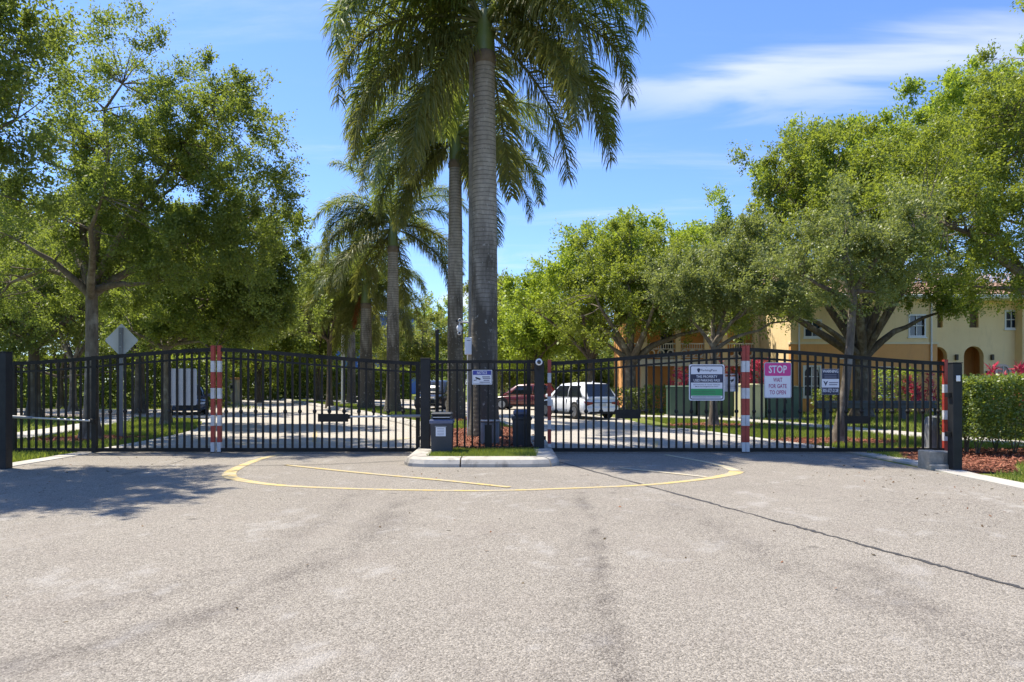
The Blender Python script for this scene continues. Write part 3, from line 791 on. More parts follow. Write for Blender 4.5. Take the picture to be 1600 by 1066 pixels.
def tree(name, label, base, fork, r0, blobs, clusters, per, size, mat, seed, cat='tree', group=None, bark='bark', limbs=6, crad=.62, lean_mid=None, up=.35, shell=.42, trunk_n=10, forks=None):
    """base and fork: ground and fork points; blobs: (cx,cy,cz,rx,ry,rz) ellipsoids that the crown fills"""
    g = np.random.default_rng(seed); rr = random.Random(seed)
    base = np.array(base, float); fork = np.array(fork, float)
    root = empty(name, tuple(base)); tag(root, label, cat, group)
    bl = np.array(blobs, float)
    vol = bl[:, 3] * bl[:, 4] * bl[:, 5]
    k = g.choice(len(bl), clusters, p=vol / vol.sum())
    d = unit(g.normal(size=(clusters, 3)))
    r = g.uniform(0, 1, clusters) ** shell
    C = bl[k, :3] + d * r[:, None] * bl[k, 3:]
    # uneven outline: noise pulls clusters in and out
    wob = np.array([mnoise.noise(Vector((c * .55 + seed).tolist())) for c in C])
    C = bl[k, :3] + (C - bl[k, :3]) * (1 + .32 * wob)[:, None]
    C[:, 2] = np.maximum(C[:, 2], 1.9)
    mb = MB()
    # trunk
    tp = []
    nseg = 7
    mid = (base + fork) / 2 + np.array((rr.uniform(-.12, .12), rr.uniform(-.12, .12), 0)) if lean_mid is None else np.array(lean_mid, float)
    for t, p in zip(np.linspace(0, 1, nseg), bez(base, mid, fork, nseg)): tp.append(p)
    H = np.linalg.norm(fork - base)
    rad = [r0 * (1 + .75 * math.exp(-i / (nseg - 1) * H / .28)) * (1 - .22 * i / (nseg - 1)) for i in range(nseg)]
    tp[0] = tp[0] - np.array((0, 0, .08))
    mb.tube([p - base for p in tp], rad, trunk_n)
    # main limbs to spread targets
    tgt = [int(np.argmax(np.linalg.norm(C - fork, axis=1)))]
    dist = np.linalg.norm(C - C[tgt[0]], axis=1)
    while len(tgt) < limbs:
        j = int(np.argmax(dist)); tgt.append(j); dist = np.minimum(dist, np.linalg.norm(C - C[j], axis=1))
    nodes, nrad = [], []
    for j in tgt:
        end = fork + (C[j] - fork) * .8
        span = np.linalg.norm(end - fork)
        start = fork - (fork - base) * rr.uniform(0, .1)
        ctrl = start + (end - start) * .45 + np.array((0, 0, span * rr.uniform(.05, .22))) + g.normal(size=3) * span * .06
        n = 7
        pts = bez(start, ctrl, end, n) + g.normal(size=(n, 3)) * np.linspace(0, .05 * span, n)[:, None] * .5
        pts[0] = start
        ra = np.linspace(r0 * rr.uniform(.5, .68), max(.025, r0 * .13), n)
        mb.tube([p - base for p in pts], list(ra), 7)
        for q, x in zip(pts[2:], ra[2:]): nodes.append(q); nrad.append(x)
    nodes = np.array(nodes); nrad = np.array(nrad)
    cen = bl[:, :3].mean(0)
    for c in C:
        dd = np.linalg.norm(nodes - c, axis=1); j = int(np.argmin(dd))
        if dd[j] < .25: continue
        a = nodes[j]; span = dd[j]
        ctrl = (a + c) / 2 + g.normal(size=3) * span * .12
        pts = bez(a, ctrl, c, 4)
        x = min(nrad[j] * .6, .02 + .02 * span)
        mb.tube([p - base for p in pts], [x, x * .75, x * .5, x * .25], 4, caps=False)
    mb.build('trunk', M[bark], root, fixn=False)
    out = unit(C - bl[k, :3])
    rads = crad * g.uniform(.7, 1.3, clusters)
    v = foliage(C - base, rads, int(per * DENS), size * 1.06, g, up=up, outward=out)
    o = link_mesh('crown', np_mesh('crown', v, np.arange(len(v)), 4), root, [M[mat]])
    return root

def T(px, py, Y, r, ry=None, rz=None):
    """crown blob centred on a sight line at distance Y"""
    p = P(px, py, Y)
    return (p.x, p.y, p.z, r, ry or r, rz or r)
# ------------------------------------------------------------------ palms
def frond_mesh(kind, L, elev, droop, seed, nst=200, leaf=.62, hang=.5):
    """feather leaf in its own plane: rises along +x at elev degrees and bends down with gravity"""
    g = np.random.default_rng(seed)
    n = 26; pts = [np.zeros(3)]; e = R(elev); step = L / (n - 1); yaw = 0
    for k in range(1, n):
        t = k / (n - 1)
        e -= R(droop) / (n - 1) * (.35 + 1.3 * t)
        e = max(e, R(-88))
        yaw += g.normal() * .012
        pts.append(pts[-1] + step * np.array((math.cos(e) * math.cos(yaw), math.cos(e) * math.sin(yaw), math.sin(e))))
    pts = np.array(pts)
    mb = MB(); mb.tube(pts, list(np.linspace(.05, .007, n)), 5, caps=False)
    vs, fs = list(mb.v), [f for f in mb.f]
    V0 = np.array(vs)
    tt = np.linspace(.1, .995, nst)
    tt = np.repeat(tt, 2) + g.normal(size=2 * nst) * .003
    sgn = np.tile([1, -1], nst)
    idx = np.clip(tt, 0, 1) * (n - 1); i0 = np.minimum(idx.astype(int), n - 2); fr = (idx - i0)[:, None]
    p = pts[i0] * (1 - fr) + pts[i0 + 1] * fr
    tan = unit(pts[i0 + 1] - pts[i0])
    side = unit(np.cross(np.array((0, 0, 1.0)) + g.normal(size=(len(p), 3)) * .02, tan)); nor = np.cross(tan, side)
    roll = g.choice([-.55, .05, .6], len(p)) + g.normal(size=len(p)) * .22        # leaflets stand in several planes
    dirv = side * (sgn * np.cos(roll))[:, None] + nor * np.sin(roll)[:, None]
    dirv = unit(dirv * .85 + tan * (.35 + .5 * tt)[:, None] + g.normal(size=p.shape) * .08)
    ln = leaf * np.clip(np.sin(np.pi * np.clip(.12 + .83 * tt, 0, 1)) ** .6, .15, 1) * g.uniform(.75, 1.15, len(p))
    wd = .036 * g.uniform(.7, 1.2, len(p))
    down = np.array((0, 0, -1.0))
    q1 = p + dirv * (ln * .4)[:, None]
    d2 = unit(dirv + down * hang * g.uniform(.6, 1.5, (len(p), 1)))
    q2 = q1 + d2 * (ln * .33)[:, None]
    d3 = unit(d2 + down * hang * 1.6 * g.uniform(.5, 1.4, (len(p), 1)))
    q3 = q2 + d3 * (ln * .3)[:, None]
    ws = unit(np.cross(dirv, nor) + g.normal(size=p.shape) * .25) * wd[:, None] / 2
    V1 = np.stack([p - ws * .6, p + ws * .6, q1 - ws, q1 + ws, q2 - ws * .75, q2 + ws * .75, q3], 1).reshape(-1, 3)
    b = len(V0) + 7 * np.arange(len(p))
    F = []
    for x in b:
        F += [(x, x + 1, x + 3, x + 2), (x + 2, x + 3, x + 5, x + 4), (x + 4, x + 5, x + 6)]
    me = bpy.data.meshes.new(kind)
    me.from_pydata(np.concatenate([V0, V1]).tolist(), [], fs + F)
    me.update()
    return me

FR = {}
def frond_set(key, L, mats, leaf):
    out = []
    spec = [(84, 25, 0), (70, 80, 0), (58, 112, 0), (44, 118, 0), (30, 112, 0), (16, 102, 0), (0, 88, 0), (-18, 70, 1), (-40, 48, 1), (-60, 28, 1), (36, 128, 0), (6, 96, 1)]
    for q, (e, d, m) in enumerate(spec):
        me = frond_mesh('frond', L * (1 if e > -30 else .9), e, d, 100 + q, leaf=leaf, hang=.45 if e > 20 else .6)
        me.materials.append(M[mats[m]])
        out.append(me)
    return out
FSET = frond_set('big', 4.7, ('frond', 'frond_old'), .95)
DEAD = frond_mesh('frond', 2.6, -62, 24, 300, leaf=.5, hang=1.0); DEAD.materials.append(M['frond_dead'])

def palm(label, base, zshaft, r, order, sc=1.0, seed=0, shaft=1.6, lean=(0, 0), dead=0, group='royal palms along the median', flare=.5):
    root = empty('palm_tree', base); tag(root, label, 'palm tree', group)
    H = zshaft - base[2]; rr = random.Random(seed); g = np.random.default_rng(seed)
    n = 44; pts, rad = [], []
    for k in range(n):
        t = k / (n - 1); z = t * H
        pts.append((lean[0] * t ** 1.5, lean[1] * t ** 1.5, z - (.1 if k == 0 else 0)))
        rad.append(r * (1.0 + flare * math.exp(-z / .55) + .07 * math.sin(math.pi * min(1, t * 1.15)) - .17 * t ** 2) * (1 + rr.uniform(-.012, .012)))
    MB().tube(pts, rad, 26).build('trunk', M['palm'], root)
    top = Vector(pts[-1]); rt = rad[-1]
    # shrivelled leaf bases ring the top of the trunk
    mb = MB(); mb.lathe([(rt * .98, -.12), (rt * 1.13, -.06), (rt * 1.1, .06), (rt * 1.16, .1), (rt * 1.04, .22), (rt * .9, .26)], 18, top)
    mb.build('leaf_base', M['shaft_old'], root)
    mb = MB(); mb.tube([top + Vector((0, 0, .15 + shaft * t)) for t in (0, .12, .35, .65, .9, 1.0)], [rt * .98, rt * 1.04, rt * .98, rt * .78, rt * .52, rt * .3], 18)
    mb.build('crownshaft', M['shaft'], root)
    c = top + Vector((0, 0, .05 + shaft * .9))
    for q, (m, az) in enumerate(order):
        me = FSET[m] if m >= 0 else DEAD
        f = bpy.data.objects.new('frond', me); COL.objects.link(f); f.parent = root
        low = m in (7, 8, 9) or m < 0
        f.location = c + Vector((rt * .3 * math.cos(R(az)), rt * .3 * math.sin(R(az)), -.35 * shaft * (.75 if low else rr.uniform(0, .4))))
        f.rotation_euler = (rr.uniform(-.12, .12), 0, R(az)); s = sc * rr.uniform(.92, 1.06); f.scale = (s, s, s)
    return root

rp = random.Random(5)
def crown_order(seed, n=17, mix=(1, 2, 2, 3, 3, 4, 10, 4, 5, 5, 11, 6, 6, 7, 7, 8, 8, 9)):
    rr = random.Random(seed); out = [(0, rr.uniform(0, 360))]
    for k in range(n):
        m, az = mix[k % len(mix)], (k * 137.5 + rr.uniform(-14, 14) + seed * 31) % 360
        if 228 < az < 312 and m not in (0, 1, 2): continue     # the side towards the road has been pruned
        out.append((m, az))
    return out
HANG1 = [(10, 172), (11, 195), (6, 160), (7, 190), (8, 172), (10, 8), (11, -12), (6, 22), (7, 5), (3, 185), (4, -18), (5, 215), (2, 205), (3, -5), (8, 221), (10, 226), (7, 318), (11, 312), (3, 236), (4, 305)]
HANG2 = [(10, 180), (11, 200), (7, 190), (6, 155), (8, 170), (7, -10), (11, 20), (4, 175), (10, 150), (3, 190)]
p1 = P(757, 683, 19.6)
palm('tallest palm, thick stained grey trunk behind the notice sign on the island', (p1.x, 19.6, .12), P(757, 96, 19.6).z, .345, crown_order(3, 22) + HANG1, 1.14, 3, 1.3)
palm('grey palm trunk with green crownshaft just left of the thick island palm', (P(712, 655, 29.5).x, 29.3, .12), P(712, 262, 29.5).z, .31, crown_order(5, 24) + HANG2, 1.1, 5, 1.55)
palm('shorter palm with flared trunk base third from the island nose', (P(614, 646, 36.6).x, 36.6, .12), P(614, 392, 36.6).z, .31, crown_order(8, 22) + HANG2, 1.0, 8, 1.7, flare=.8)
palm('small palm with one dead orange frond farther back on the median', (P(572, 639, 42.5).x, 42.5, .12), P(572, 480, 42.5).z, .36, crown_order(11, 22) + HANG2 + [(-1, 172)], .95, 11, 1.5, flare=.7)
palm('slim palm behind the lamp post with a dark shaggy crown', (P(549, 632, 55).x, 55, .12), P(545, 455, 55).z, .3, crown_order(14, 22) + HANG2, 1.1, 14, 1.5)

# ------------------------------------------------------------------ broad-leaved trees
OAK = 'oaks beside the exit lane'
# left: near oak outside the road edge, its crown reaching into the picture
tree('oak_tree', 'nearest oak at far left, sunlit crown cut off by the picture edge', (-13.0, 13.4, -.03), (-12.6, 13.3, 3.6), .24,
     [(-10.8, 13.0, 7.8, 2.4, 2.6, 2.6), (-12.8, 13.0, 8.6, 3.2, 3, 2.6), (-10.3, 12.4, 6.5, 1.7, 1.8, 1.3), (-11.6, 13.4, 5.4, 2.4, 2.2, 1.4), (-9.5, 13.2, 9.0, 1.2, 1.4, 1.0)],
     170, 420, .085, 'oak_leaf', 21, 'tree', OAK, limbs=8, crad=.6)
# left: the oak behind the gate with a forked grey trunk
b = P(141, 683, 20.7); f = P(143, 447, 20.7)
tree('oak_tree', 'tall oak with forked grey trunk in mulch behind the left gate', (b.x, 20.7, -.03), (f.x, 20.7, f.z), .2,
     [T(250, 300, 20.5, 3.2, 3, 2.6), T(170, 220, 21, 3.0, 2.6, 2.4), T(300, 170, 20, 2.4, 2.4, 1.8), T(360, 260, 19.6, 1.8, 1.8, 1.6), T(330, 400, 20.5, 2.3, 2.2, 1.4), T(60, 350, 21.5, 2.8, 2.6, 1.9), T(50, 455, 23, 2.2, 2.2, 1.0), T(200, 110, 20.5, 1.9, 1.6, 1.2), T(180, 430, 22.5, 2.4, 2, 1.0), T(290, 330, 20, 2.4, 2.2, 2.2), T(400, 200, 19.8, 1.3, 1.3, 1.2)],
     350, 320, .085, 'oak_leaf', 22, 'tree', OAK, limbs=11, crad=.55, shell=.36, forks=None)
def loose(name, label, px, py, Y, fz, r0, blobs, cl, per, size, mat, seed, group, **kw):
    b = G(px, py); b = P(px, py, Y); 
    return tree(name, label, (b.x, Y, -.03), (b.x + kw.pop('dx', 0), Y + kw.pop('dy', 0), fz), r0, blobs, cl, per, size, mat, seed, 'tree', group, **kw)
loose('oak_tree', 'leafy oak at the sidewalk edge behind the blank sign back', 259, 664, 27.5, 3.2, .17, [T(330, 420, 27, 2.6, 2.2, 2.1), T(385, 390, 26.5, 1.9, 1.7, 1.6), T(260, 480, 28, 2.4, 2.2, 1.3), T(435, 370, 26.5, 1.1, 1.1, .8), T(400, 470, 27, 1.9, 1.8, 1.3), T(330, 510, 27, 2.2, 1.8, .9), T(430, 430, 27.5, 1.3, 1.3, 1.0), T(440, 490, 28, 1.4, 1.4, .9), T(240, 515, 28, 1.8, 1.8, .7)], 240, 260, .12, 'oak_leaf', 23, OAK, limbs=7)
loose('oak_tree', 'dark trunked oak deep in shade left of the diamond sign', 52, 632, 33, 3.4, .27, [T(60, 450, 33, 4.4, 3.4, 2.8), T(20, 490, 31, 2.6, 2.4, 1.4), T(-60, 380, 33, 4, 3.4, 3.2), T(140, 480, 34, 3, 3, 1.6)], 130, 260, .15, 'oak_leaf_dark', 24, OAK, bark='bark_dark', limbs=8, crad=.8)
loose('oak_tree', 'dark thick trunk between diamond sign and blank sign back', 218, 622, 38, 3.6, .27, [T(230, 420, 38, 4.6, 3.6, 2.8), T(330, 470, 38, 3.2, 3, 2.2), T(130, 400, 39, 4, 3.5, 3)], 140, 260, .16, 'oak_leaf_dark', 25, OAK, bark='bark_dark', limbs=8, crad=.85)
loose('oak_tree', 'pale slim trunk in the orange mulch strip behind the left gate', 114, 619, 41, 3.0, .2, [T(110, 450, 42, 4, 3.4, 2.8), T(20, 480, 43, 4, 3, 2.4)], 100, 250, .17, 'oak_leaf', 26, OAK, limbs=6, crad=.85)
FARL = 'trees beyond the exit lane'
for q, (px, Y, py, cy, rad, mat, lab) in enumerate([
        (300, 55, 614, 470, 5.2, 'oak_leaf', 'broad green tree beyond the parked blue car'),
        (405, 60, 622, 490, 5.6, 'sun_leaf', 'rounded tree above the left end of the far hedge'),
        (455, 72, 621, 500, 4.6, 'oak_leaf_dark', 'darker tree over the middle of the far hedge'),
        (498, 62, 624, 500, 3.6, 'oak_leaf', 'bright tree left of the tall lamp post'),
        (515, 46, 631, 470, 2.8, 'grey_leaf', 'small slender tree on the median left of the lamp post'),
        (655, 78, 622, 520, 5.0, 'yellow_leaf', 'yellowing tree between the two grey palm trunks'),
        (690, 95, 618, 520, 6.5, 'bright_leaf', 'light green tree far behind the utility pole'),
        (640, 88, 618, 550, 3.6, 'yellow_leaf', 'low yellow green tree right of the blue wall'),
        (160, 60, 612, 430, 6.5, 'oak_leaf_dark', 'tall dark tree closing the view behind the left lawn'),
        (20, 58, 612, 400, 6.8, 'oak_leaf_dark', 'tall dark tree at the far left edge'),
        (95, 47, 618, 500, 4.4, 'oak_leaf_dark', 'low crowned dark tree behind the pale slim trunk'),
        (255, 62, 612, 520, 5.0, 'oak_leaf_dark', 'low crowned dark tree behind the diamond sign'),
        (345, 84, 614, 530, 5.6, 'oak_leaf', 'wide low tree above the pale entrance pillar'),
        (430, 100, 614, 530, 6.6, 'oak_leaf', 'wide hazy tree far behind the hedge centre'),
        (474, 96, 614, 540, 5.2, 'oak_leaf', 'hazy tree far behind the hedge left of the lamp post')]):
    p = P(px, cy, Y)
    loose('roadside_tree', lab, px, py, Y, max(2.2, p.z - rad * .9), .2, [(p.x, Y, p.z, rad, rad * .8, rad * .72), (p.x - rad * .6, Y - 1, p.z - rad * .35, rad * .6, rad * .6, rad * .5), (p.x + rad * .6, Y, p.z - rad * .4, rad * .6, rad * .6, rad * .45)],
          70, 210, .26 if Y > 50 else .16, mat, 40 + q, FARL, limbs=5, crad=1.15 if Y > 50 else .7, bark='bark_dark')
ENT = 'trees beside the entry lane'
# right side
loose('street_tree', 'big spreading tree with dark forked trunk before the yellow house', 1346, 652, 34, 2.9, .40,
      [T(1340, 330, 34, 5.6, 4.5, 3.2), T(1220, 425, 33.5, 3.4, 3.2, 2.2), T(1440, 420, 33.5, 3.4, 3.2, 2.2), T(1300, 270, 34.5, 3.6, 3, 2.2), T(1220, 260, 34.5, 1.8, 2, 1.6), T(1500, 458, 33, 2.2, 1.8, .9), T(1180, 472, 33, 2.0, 1.8, .9)],
      270, 290, .14, 'sun_leaf', 61, ENT, limbs=11, crad=.8, bark='bark_dark')
loose('street_tree', 'slim leaning tree in red mulch just behind the right gate', 1308, 690, 19.6, 4.2, .13,
      [T(1330, 400, 19.6, 1.9, 1.7, 1.4), T(1250, 430, 19.8, 1.4, 1.4, 1.0), T(1400, 380, 19.5, 1.6, 1.5, 1.2), T(1340, 330, 19.7, 1.3, 1.3, .9)],
      95, 240, .085, 'grey_leaf', 62, ENT, limbs=7, crad=.5, dx=.45)
loose('street_tree', 'tree at right edge with sunlit crown and limb over the house', 1632, 700, 23, 4.6, .27,
      [T(1560, 250, 23, 3.4, 3, 2.6), T(1650, 180, 23, 3.2, 3, 2.8), T(1480, 290, 22.6, 2.0, 2, 1.7), T(1580, 370, 22.5, 2.4, 2.2, 1.4), T(1500, 360, 22.5, 1.7, 1.6, 1.0), T(1700, 330, 23, 3, 3, 2.2), T(1540, 420, 23, 1.6, 1.6, .8), T(1610, 425, 23.2, 1.8, 1.6, .9), T(1450, 330, 22.6, 1.5, 1.6, 1.2), T(1480, 430, 23, 1.3, 1.3, .7), T(1570, 447, 23, 1.3, 1.3, .5), T(1630, 450, 23, 1.2, 1.3, .5), T(1588, 36, 22, .5, 4.5, .3)],
      260, 290, .10, 'sun_leaf', 63, ENT, limbs=9, crad=.62)
loose('street_tree', 'tree with twin forked trunk standing right of the white car', 985, 643, 41, 3.0, .38,
      [T(1010, 450, 41, 4.2, 3.6, 2.4), T(930, 480, 41.5, 3.2, 3, 2.0), T(1090, 470, 40, 3.0, 3, 1.9), T(980, 400, 42, 3.0, 3, 1.8)],
      170, 260, .15, 'sun_leaf', 64, ENT, limbs=9, crad=.8)
loose('street_tree', 'slender tree in the grass wedge behind the parking sign', 1115, 664, 27.5, 3.2, .15,
      [T(1140, 440, 27.5, 2.4, 2.2, 1.5), T(1080, 450, 27.5, 1.7, 1.7, 1.2), T(1210, 450, 27, 1.6, 1.6, 1.1), T(1160, 390, 27.8, 1.6, 1.6, 1.0), T(1235, 472, 27, 1.5, 1.4, .8)],
      140, 250, .11, 'grey_leaf', 65, ENT, limbs=8, crad=.6)
loose('street_tree', 'bright crowned tree behind the white car', 925, 640, 46, 3.4, .28,
      [T(950, 430, 46, 4.6, 4, 3.2), T(880, 460, 46.5, 3.8, 3.4, 2.6), T(1010, 400, 47, 3.8, 3.4, 2.4)], 150, 230, .2, 'bright_leaf', 66, ENT, limbs=8, crad=.95, bark='bark_dark')
loose('street_tree', 'bright yellow green tree right of the island palm', 835, 636, 54, 3.2, .28,
      [T(840, 500, 54, 4.4, 3.6, 3.2), T(800, 530, 54, 3.2, 3, 2.4), T(880, 520, 53, 3.2, 3, 2.4)], 130, 220, .22, 'bright_leaf', 67, ENT, limbs=7, crad=1.0, bark='bark_dark')
loose('street_tree', 'tree with drooping yellow foliage close behind the red car', 785, 628, 62, 2.6, .24,
      [T(790, 540, 62, 3.6, 3, 2.8), T(770, 480, 64, 3, 3, 2.2)], 80, 220, .24, 'yellow_leaf', 68, ENT, limbs=6, crad=1.0)
loose('street_tree', 'tall narrow topped tree rising behind the balcony house', 1140, 620, 56, 6.5, .3,
      [T(1120, 345, 56, 1.6, 1.6, 2.2), T(1150, 400, 56, 3.4, 3, 2.6), T(1070, 420, 56, 3.8, 3, 2.2), T(1190, 420, 56, 3, 3, 2.6)], 120, 220, .22, 'bright_leaf', 69, ENT, limbs=7, crad=.95, bark='bark_dark')
loose('street_tree', 'largest light green crown rising above the yellow house roof', 1352, 649, 36.6, 6.2, .26,
      [T(1390, 270, 36.6, 5.0, 3.4, 2.8), T(1480, 210, 36, 4.2, 3, 3.0), T(1290, 290, 37, 3.6, 2.6, 2.3), T(1240, 260, 37, 2.0, 2, 1.6), T(1560, 160, 36, 3.2, 2.6, 2.5)], 230, 250, .17, 'bright_leaf', 70, ENT, limbs=9, crad=.8, bark='bark_dark')
loose('street_tree', 'dim tree half hidden behind the central fence and red car', 760, 622, 82, 3.0, .3,
      [T(740, 560, 82, 5.5, 4, 3.4), T(820, 560, 84, 5.5, 4, 3.4)], 80, 210, .3, 'oak_leaf', 71, ENT, limbs=5, crad=1.2, bark='bark_dark')
for q, (px, Y, cy, rad, mat, lab) in enumerate([
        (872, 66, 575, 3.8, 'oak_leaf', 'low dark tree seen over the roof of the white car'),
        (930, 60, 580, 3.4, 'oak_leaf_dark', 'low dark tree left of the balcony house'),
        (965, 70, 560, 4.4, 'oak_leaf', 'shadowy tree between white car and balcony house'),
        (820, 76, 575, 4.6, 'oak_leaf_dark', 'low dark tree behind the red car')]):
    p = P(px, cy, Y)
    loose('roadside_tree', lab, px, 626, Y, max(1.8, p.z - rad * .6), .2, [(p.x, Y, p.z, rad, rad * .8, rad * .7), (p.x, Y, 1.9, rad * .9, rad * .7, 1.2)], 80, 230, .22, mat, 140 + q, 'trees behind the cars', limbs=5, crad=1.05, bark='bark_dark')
# far tree belt on the skyline, reads as one mass
g = np.random.default_rng(5)
cc = np.stack([g.uniform(-150, 150, 900), g.uniform(125, 165, 900), g.uniform(.3, 8.5, 900)], 1)
v = foliage(cc, np.full(900, 2.4), 210, .5, g)
tag(link_mesh('distant_tree_belt', np_mesh('distant_tree_belt', v, np.arange(len(v)), 4), None, [M['oak_leaf']]), kind='stuff')

# ------------------------------------------------------------------ hedges and bushes
def hedge(label, x0, x1, y0, y1, z0, z1, n, size, mat, seed, stems=0, cat='hedge', name='hedge', rz=0, loc=None, group=None):
    g = np.random.default_rng(seed)
    root = empty(name, loc or ((x0 + x1) / 2, (y0 + y1) / 2, 0), rz); tag(root, label, cat, group)
    cx, cy = (x0 + x1) / 2, (y0 + y1) / 2
    h = np.array(((x1 - x0) / 2, (y1 - y0) / 2, (z1 - z0) / 2)); cz = (z0 + z1) / 2
    p = g.uniform(-1, 1, (n, 3))
    ax = g.integers(0, 3, n); depth = g.exponential(.13, n)
    area = np.array((h[1] * h[2], h[0] * h[2] * 1.4, h[0] * h[1])); ax = g.choice(3, n, p=area / area.sum())
    s = np.sign(g.normal(size=n))
    for k in range(3):
        m = ax == k
        p[m, k] = s[m] * (1 - depth[m] / h[k])
    p = np.clip(p, -1.02, 1.02) * h
    bump = np.array([mnoise.noise(Vector((q * 1.7).tolist())) for q in p])
    nrm = np.zeros((n, 3)); nrm[np.arange(n), ax] = s
    p += nrm * (bump * .12)[:, None] + g.normal(size=(n, 3)) * .035
    ragged = (p[:, 2] < -h[2] + .35) & (g.uniform(0, 1, n) < .55)
    p = p[~ragged]; nrm = nrm[~ragged]; n = len(p)
    axd = unit(nrm * .7 + g.normal(size=(n, 3)) * .8 + np.array((0, 0, .3)))
    sd = unit(np.cross(unit(nrm * .8 + np.array((0, 0, .8)) + g.normal(size=(n, 3)) * .6), axd))
    L = size * g.uniform(.6, 1.4, n)
    v = leaf_quads(p + np.array((0, 0, cz)), axd, sd, L, L * g.uniform(.45, .65, n))
    link_mesh('foliage', np_mesh('foliage', v, np.arange(len(v)), 4), root, [M[mat]])
    if stems:
        mb = MB(); rr = random.Random(seed)
        for _ in range(stems):
            x, y = rr.uniform(-h[0], h[0]) * .95, rr.uniform(-h[1], h[1]) * .7
            dx, dy = rr.uniform(-.3, .3), rr.uniform(-.2, .2)
            zt = z0 + (z1 - z0) * rr.uniform(.45, .85)
            for _ in range(3):
                mb.tube([(x, y, -.05), (x + rr.uniform(-.12, .12), y + rr.uniform(-.12, .12), zt * .45), (x + rr.uniform(-.3, .3), y + rr.uniform(-.25, .25), zt)], [.016, .012, .006], 5, caps=False)
        mb.build('stem', M['bark_dark'], root)
    return root
hedge('clipped green hedge on red mulch right of the right gate post', 10.25, 17.2, 15.6, 16.9, .38, 1.74, 75000, .066, 'hedge_leaf', 81, 26)
hd = P(520, 600, 68)
hedge('long dark hedge across the end of the exit lane', -30, -10.5, 70, 72, .0, 3.0, 30000, .28, 'oak_leaf', 82, 0)
hedge('dark hedge behind the left lawn under the trees', -60, -20, 48, 50, .0, 3.4, 46000, .26, 'oak_leaf', 83, 0)
FB = 'shrubs along the house fronts'
for q, (px, Y, wx, z1, lab, mat) in enumerate([
        (1400, 37.5, 1.9, 2.35, 'bright rounded shrub under the belt course beside the pink plant', 'bright_leaf'),
        (1030, 38.5, 1.5, 1.45, 'low clipped shrub beside the green cabinets', 'hedge_leaf'),
        (975, 39, 2.0, 1.3, 'dark low shrub round the forked tree base', 'oak_leaf_dark'),
        (1300, 38.6, 1.8, 1.25, 'small shrub under the arched window', 'hedge_leaf')]):
    x = P(px, 600, Y).x
    hedge(lab, x - wx / 2, x + wx / 2, Y - .6, Y + .6, .1, z1, 1800, .13, mat, 84 + q, 6, 'shrub', 'shrub', group=FB)

def ti_plant(label, px, Y, h, wid, seed, n=130):
    g = np.random.default_rng(seed); x = P(px, 600, Y).x
    root = empty('ti_plant', (x, Y, 0)); tag(root, label, 'plant', 'red leaved ti plants by the house')
    mb = MB(); rr = random.Random(seed); v = []
    for s in range(14):
        top = np.array((rr.uniform(-wid, wid) * .75, rr.uniform(-wid, wid) * .6, h * rr.uniform(.45, .95)))
        mb.tube([(top[0] * .3, top[1] * .3, -.05), tuple(top * np.array((.7, .7, .6))), tuple(top)], [.025, .02, .012], 5, caps=False)
        m = n // 7
        d = unit(g.normal(size=(m, 3)) + np.array((0, 0, .7))); sd = unit(np.cross(d, g.normal(size=(m, 3))))
        L = .34 * g.uniform(.6, 1.15, m)
        v.append(leaf_quads(top + d * .03 - np.array((0, 0, 1)) * g.uniform(0, .5, (m, 1)), d, sd, L, L * .25))
    mb.build('stem', M['bark'], root)
    v = np.concatenate(v); link_mesh('foliage', np_mesh('foliage', v, np.arange(len(v)), 4), root, [M['red_leaf']])
ti_plant('pink red ti plant seen through the right gate beside the bright shrub', 1440, 36.5, 2.2, .85, 1, 220)
ti_plant('large pink ti plant rising over the clipped hedge', 1592, 26, 2.75, 1.1, 2, 330)
ti_plant('crimson ti plant behind the right striped gate stile', 1188, 35.5, 3.0, .8, 3, 200)
ti_plant('dark red ti plant between balcony house and green cabinets', 1056, 37.5, 2.6, .7, 4, 160)
ti_plant('small crimson ti plant above the small white warning sign', 1140, 37, 3.0, .6, 5, 110)
# ================================================================== buildings
SC = 41 / FOC
HX = lambda px: (px - 800) * SC
HZ = lambda py: EYE - (py - 600) * SC

def wall_panel(root, name, mat, x0, x1, z0, z1, yf, th, openings, parent=None):
    """a wall with real openings: (xa, xb, za, zb, arched)"""
    mb = MB()
    ops = sorted(openings)
    x = x0
    for xa, xb, za, zb, arch in ops:
        if xa > x: mb.box(x, xa, yf, yf + th, z0, z1)
        if za > z0: mb.box(xa, xb, yf, yf + th, z0, za)
        if arch:
            r = (xb - xa) / 2; cx = (xa + xb) / 2; zs = zb - r; n = 12
            for k in range(n):
                a0, a1 = math.pi * (1 - k / n), math.pi * (1 - (k + 1) / n)
                p0 = (cx + r * math.cos(a0), zs + r * math.sin(a0)); p1 = (cx + r * math.cos(a1), zs + r * math.sin(a1))
                mb.prism([p0, p1, (p1[0], z1), (p0[0], z1)], yf, yf + th, 'xz')
        elif zb < z1: mb.box(xa, xb, yf, yf + th, zb, z1)
        x = xb
    if x < x1: mb.box(x, x1, yf, yf + th, z0, z1)
    return mb.build(name, mat, parent or root)

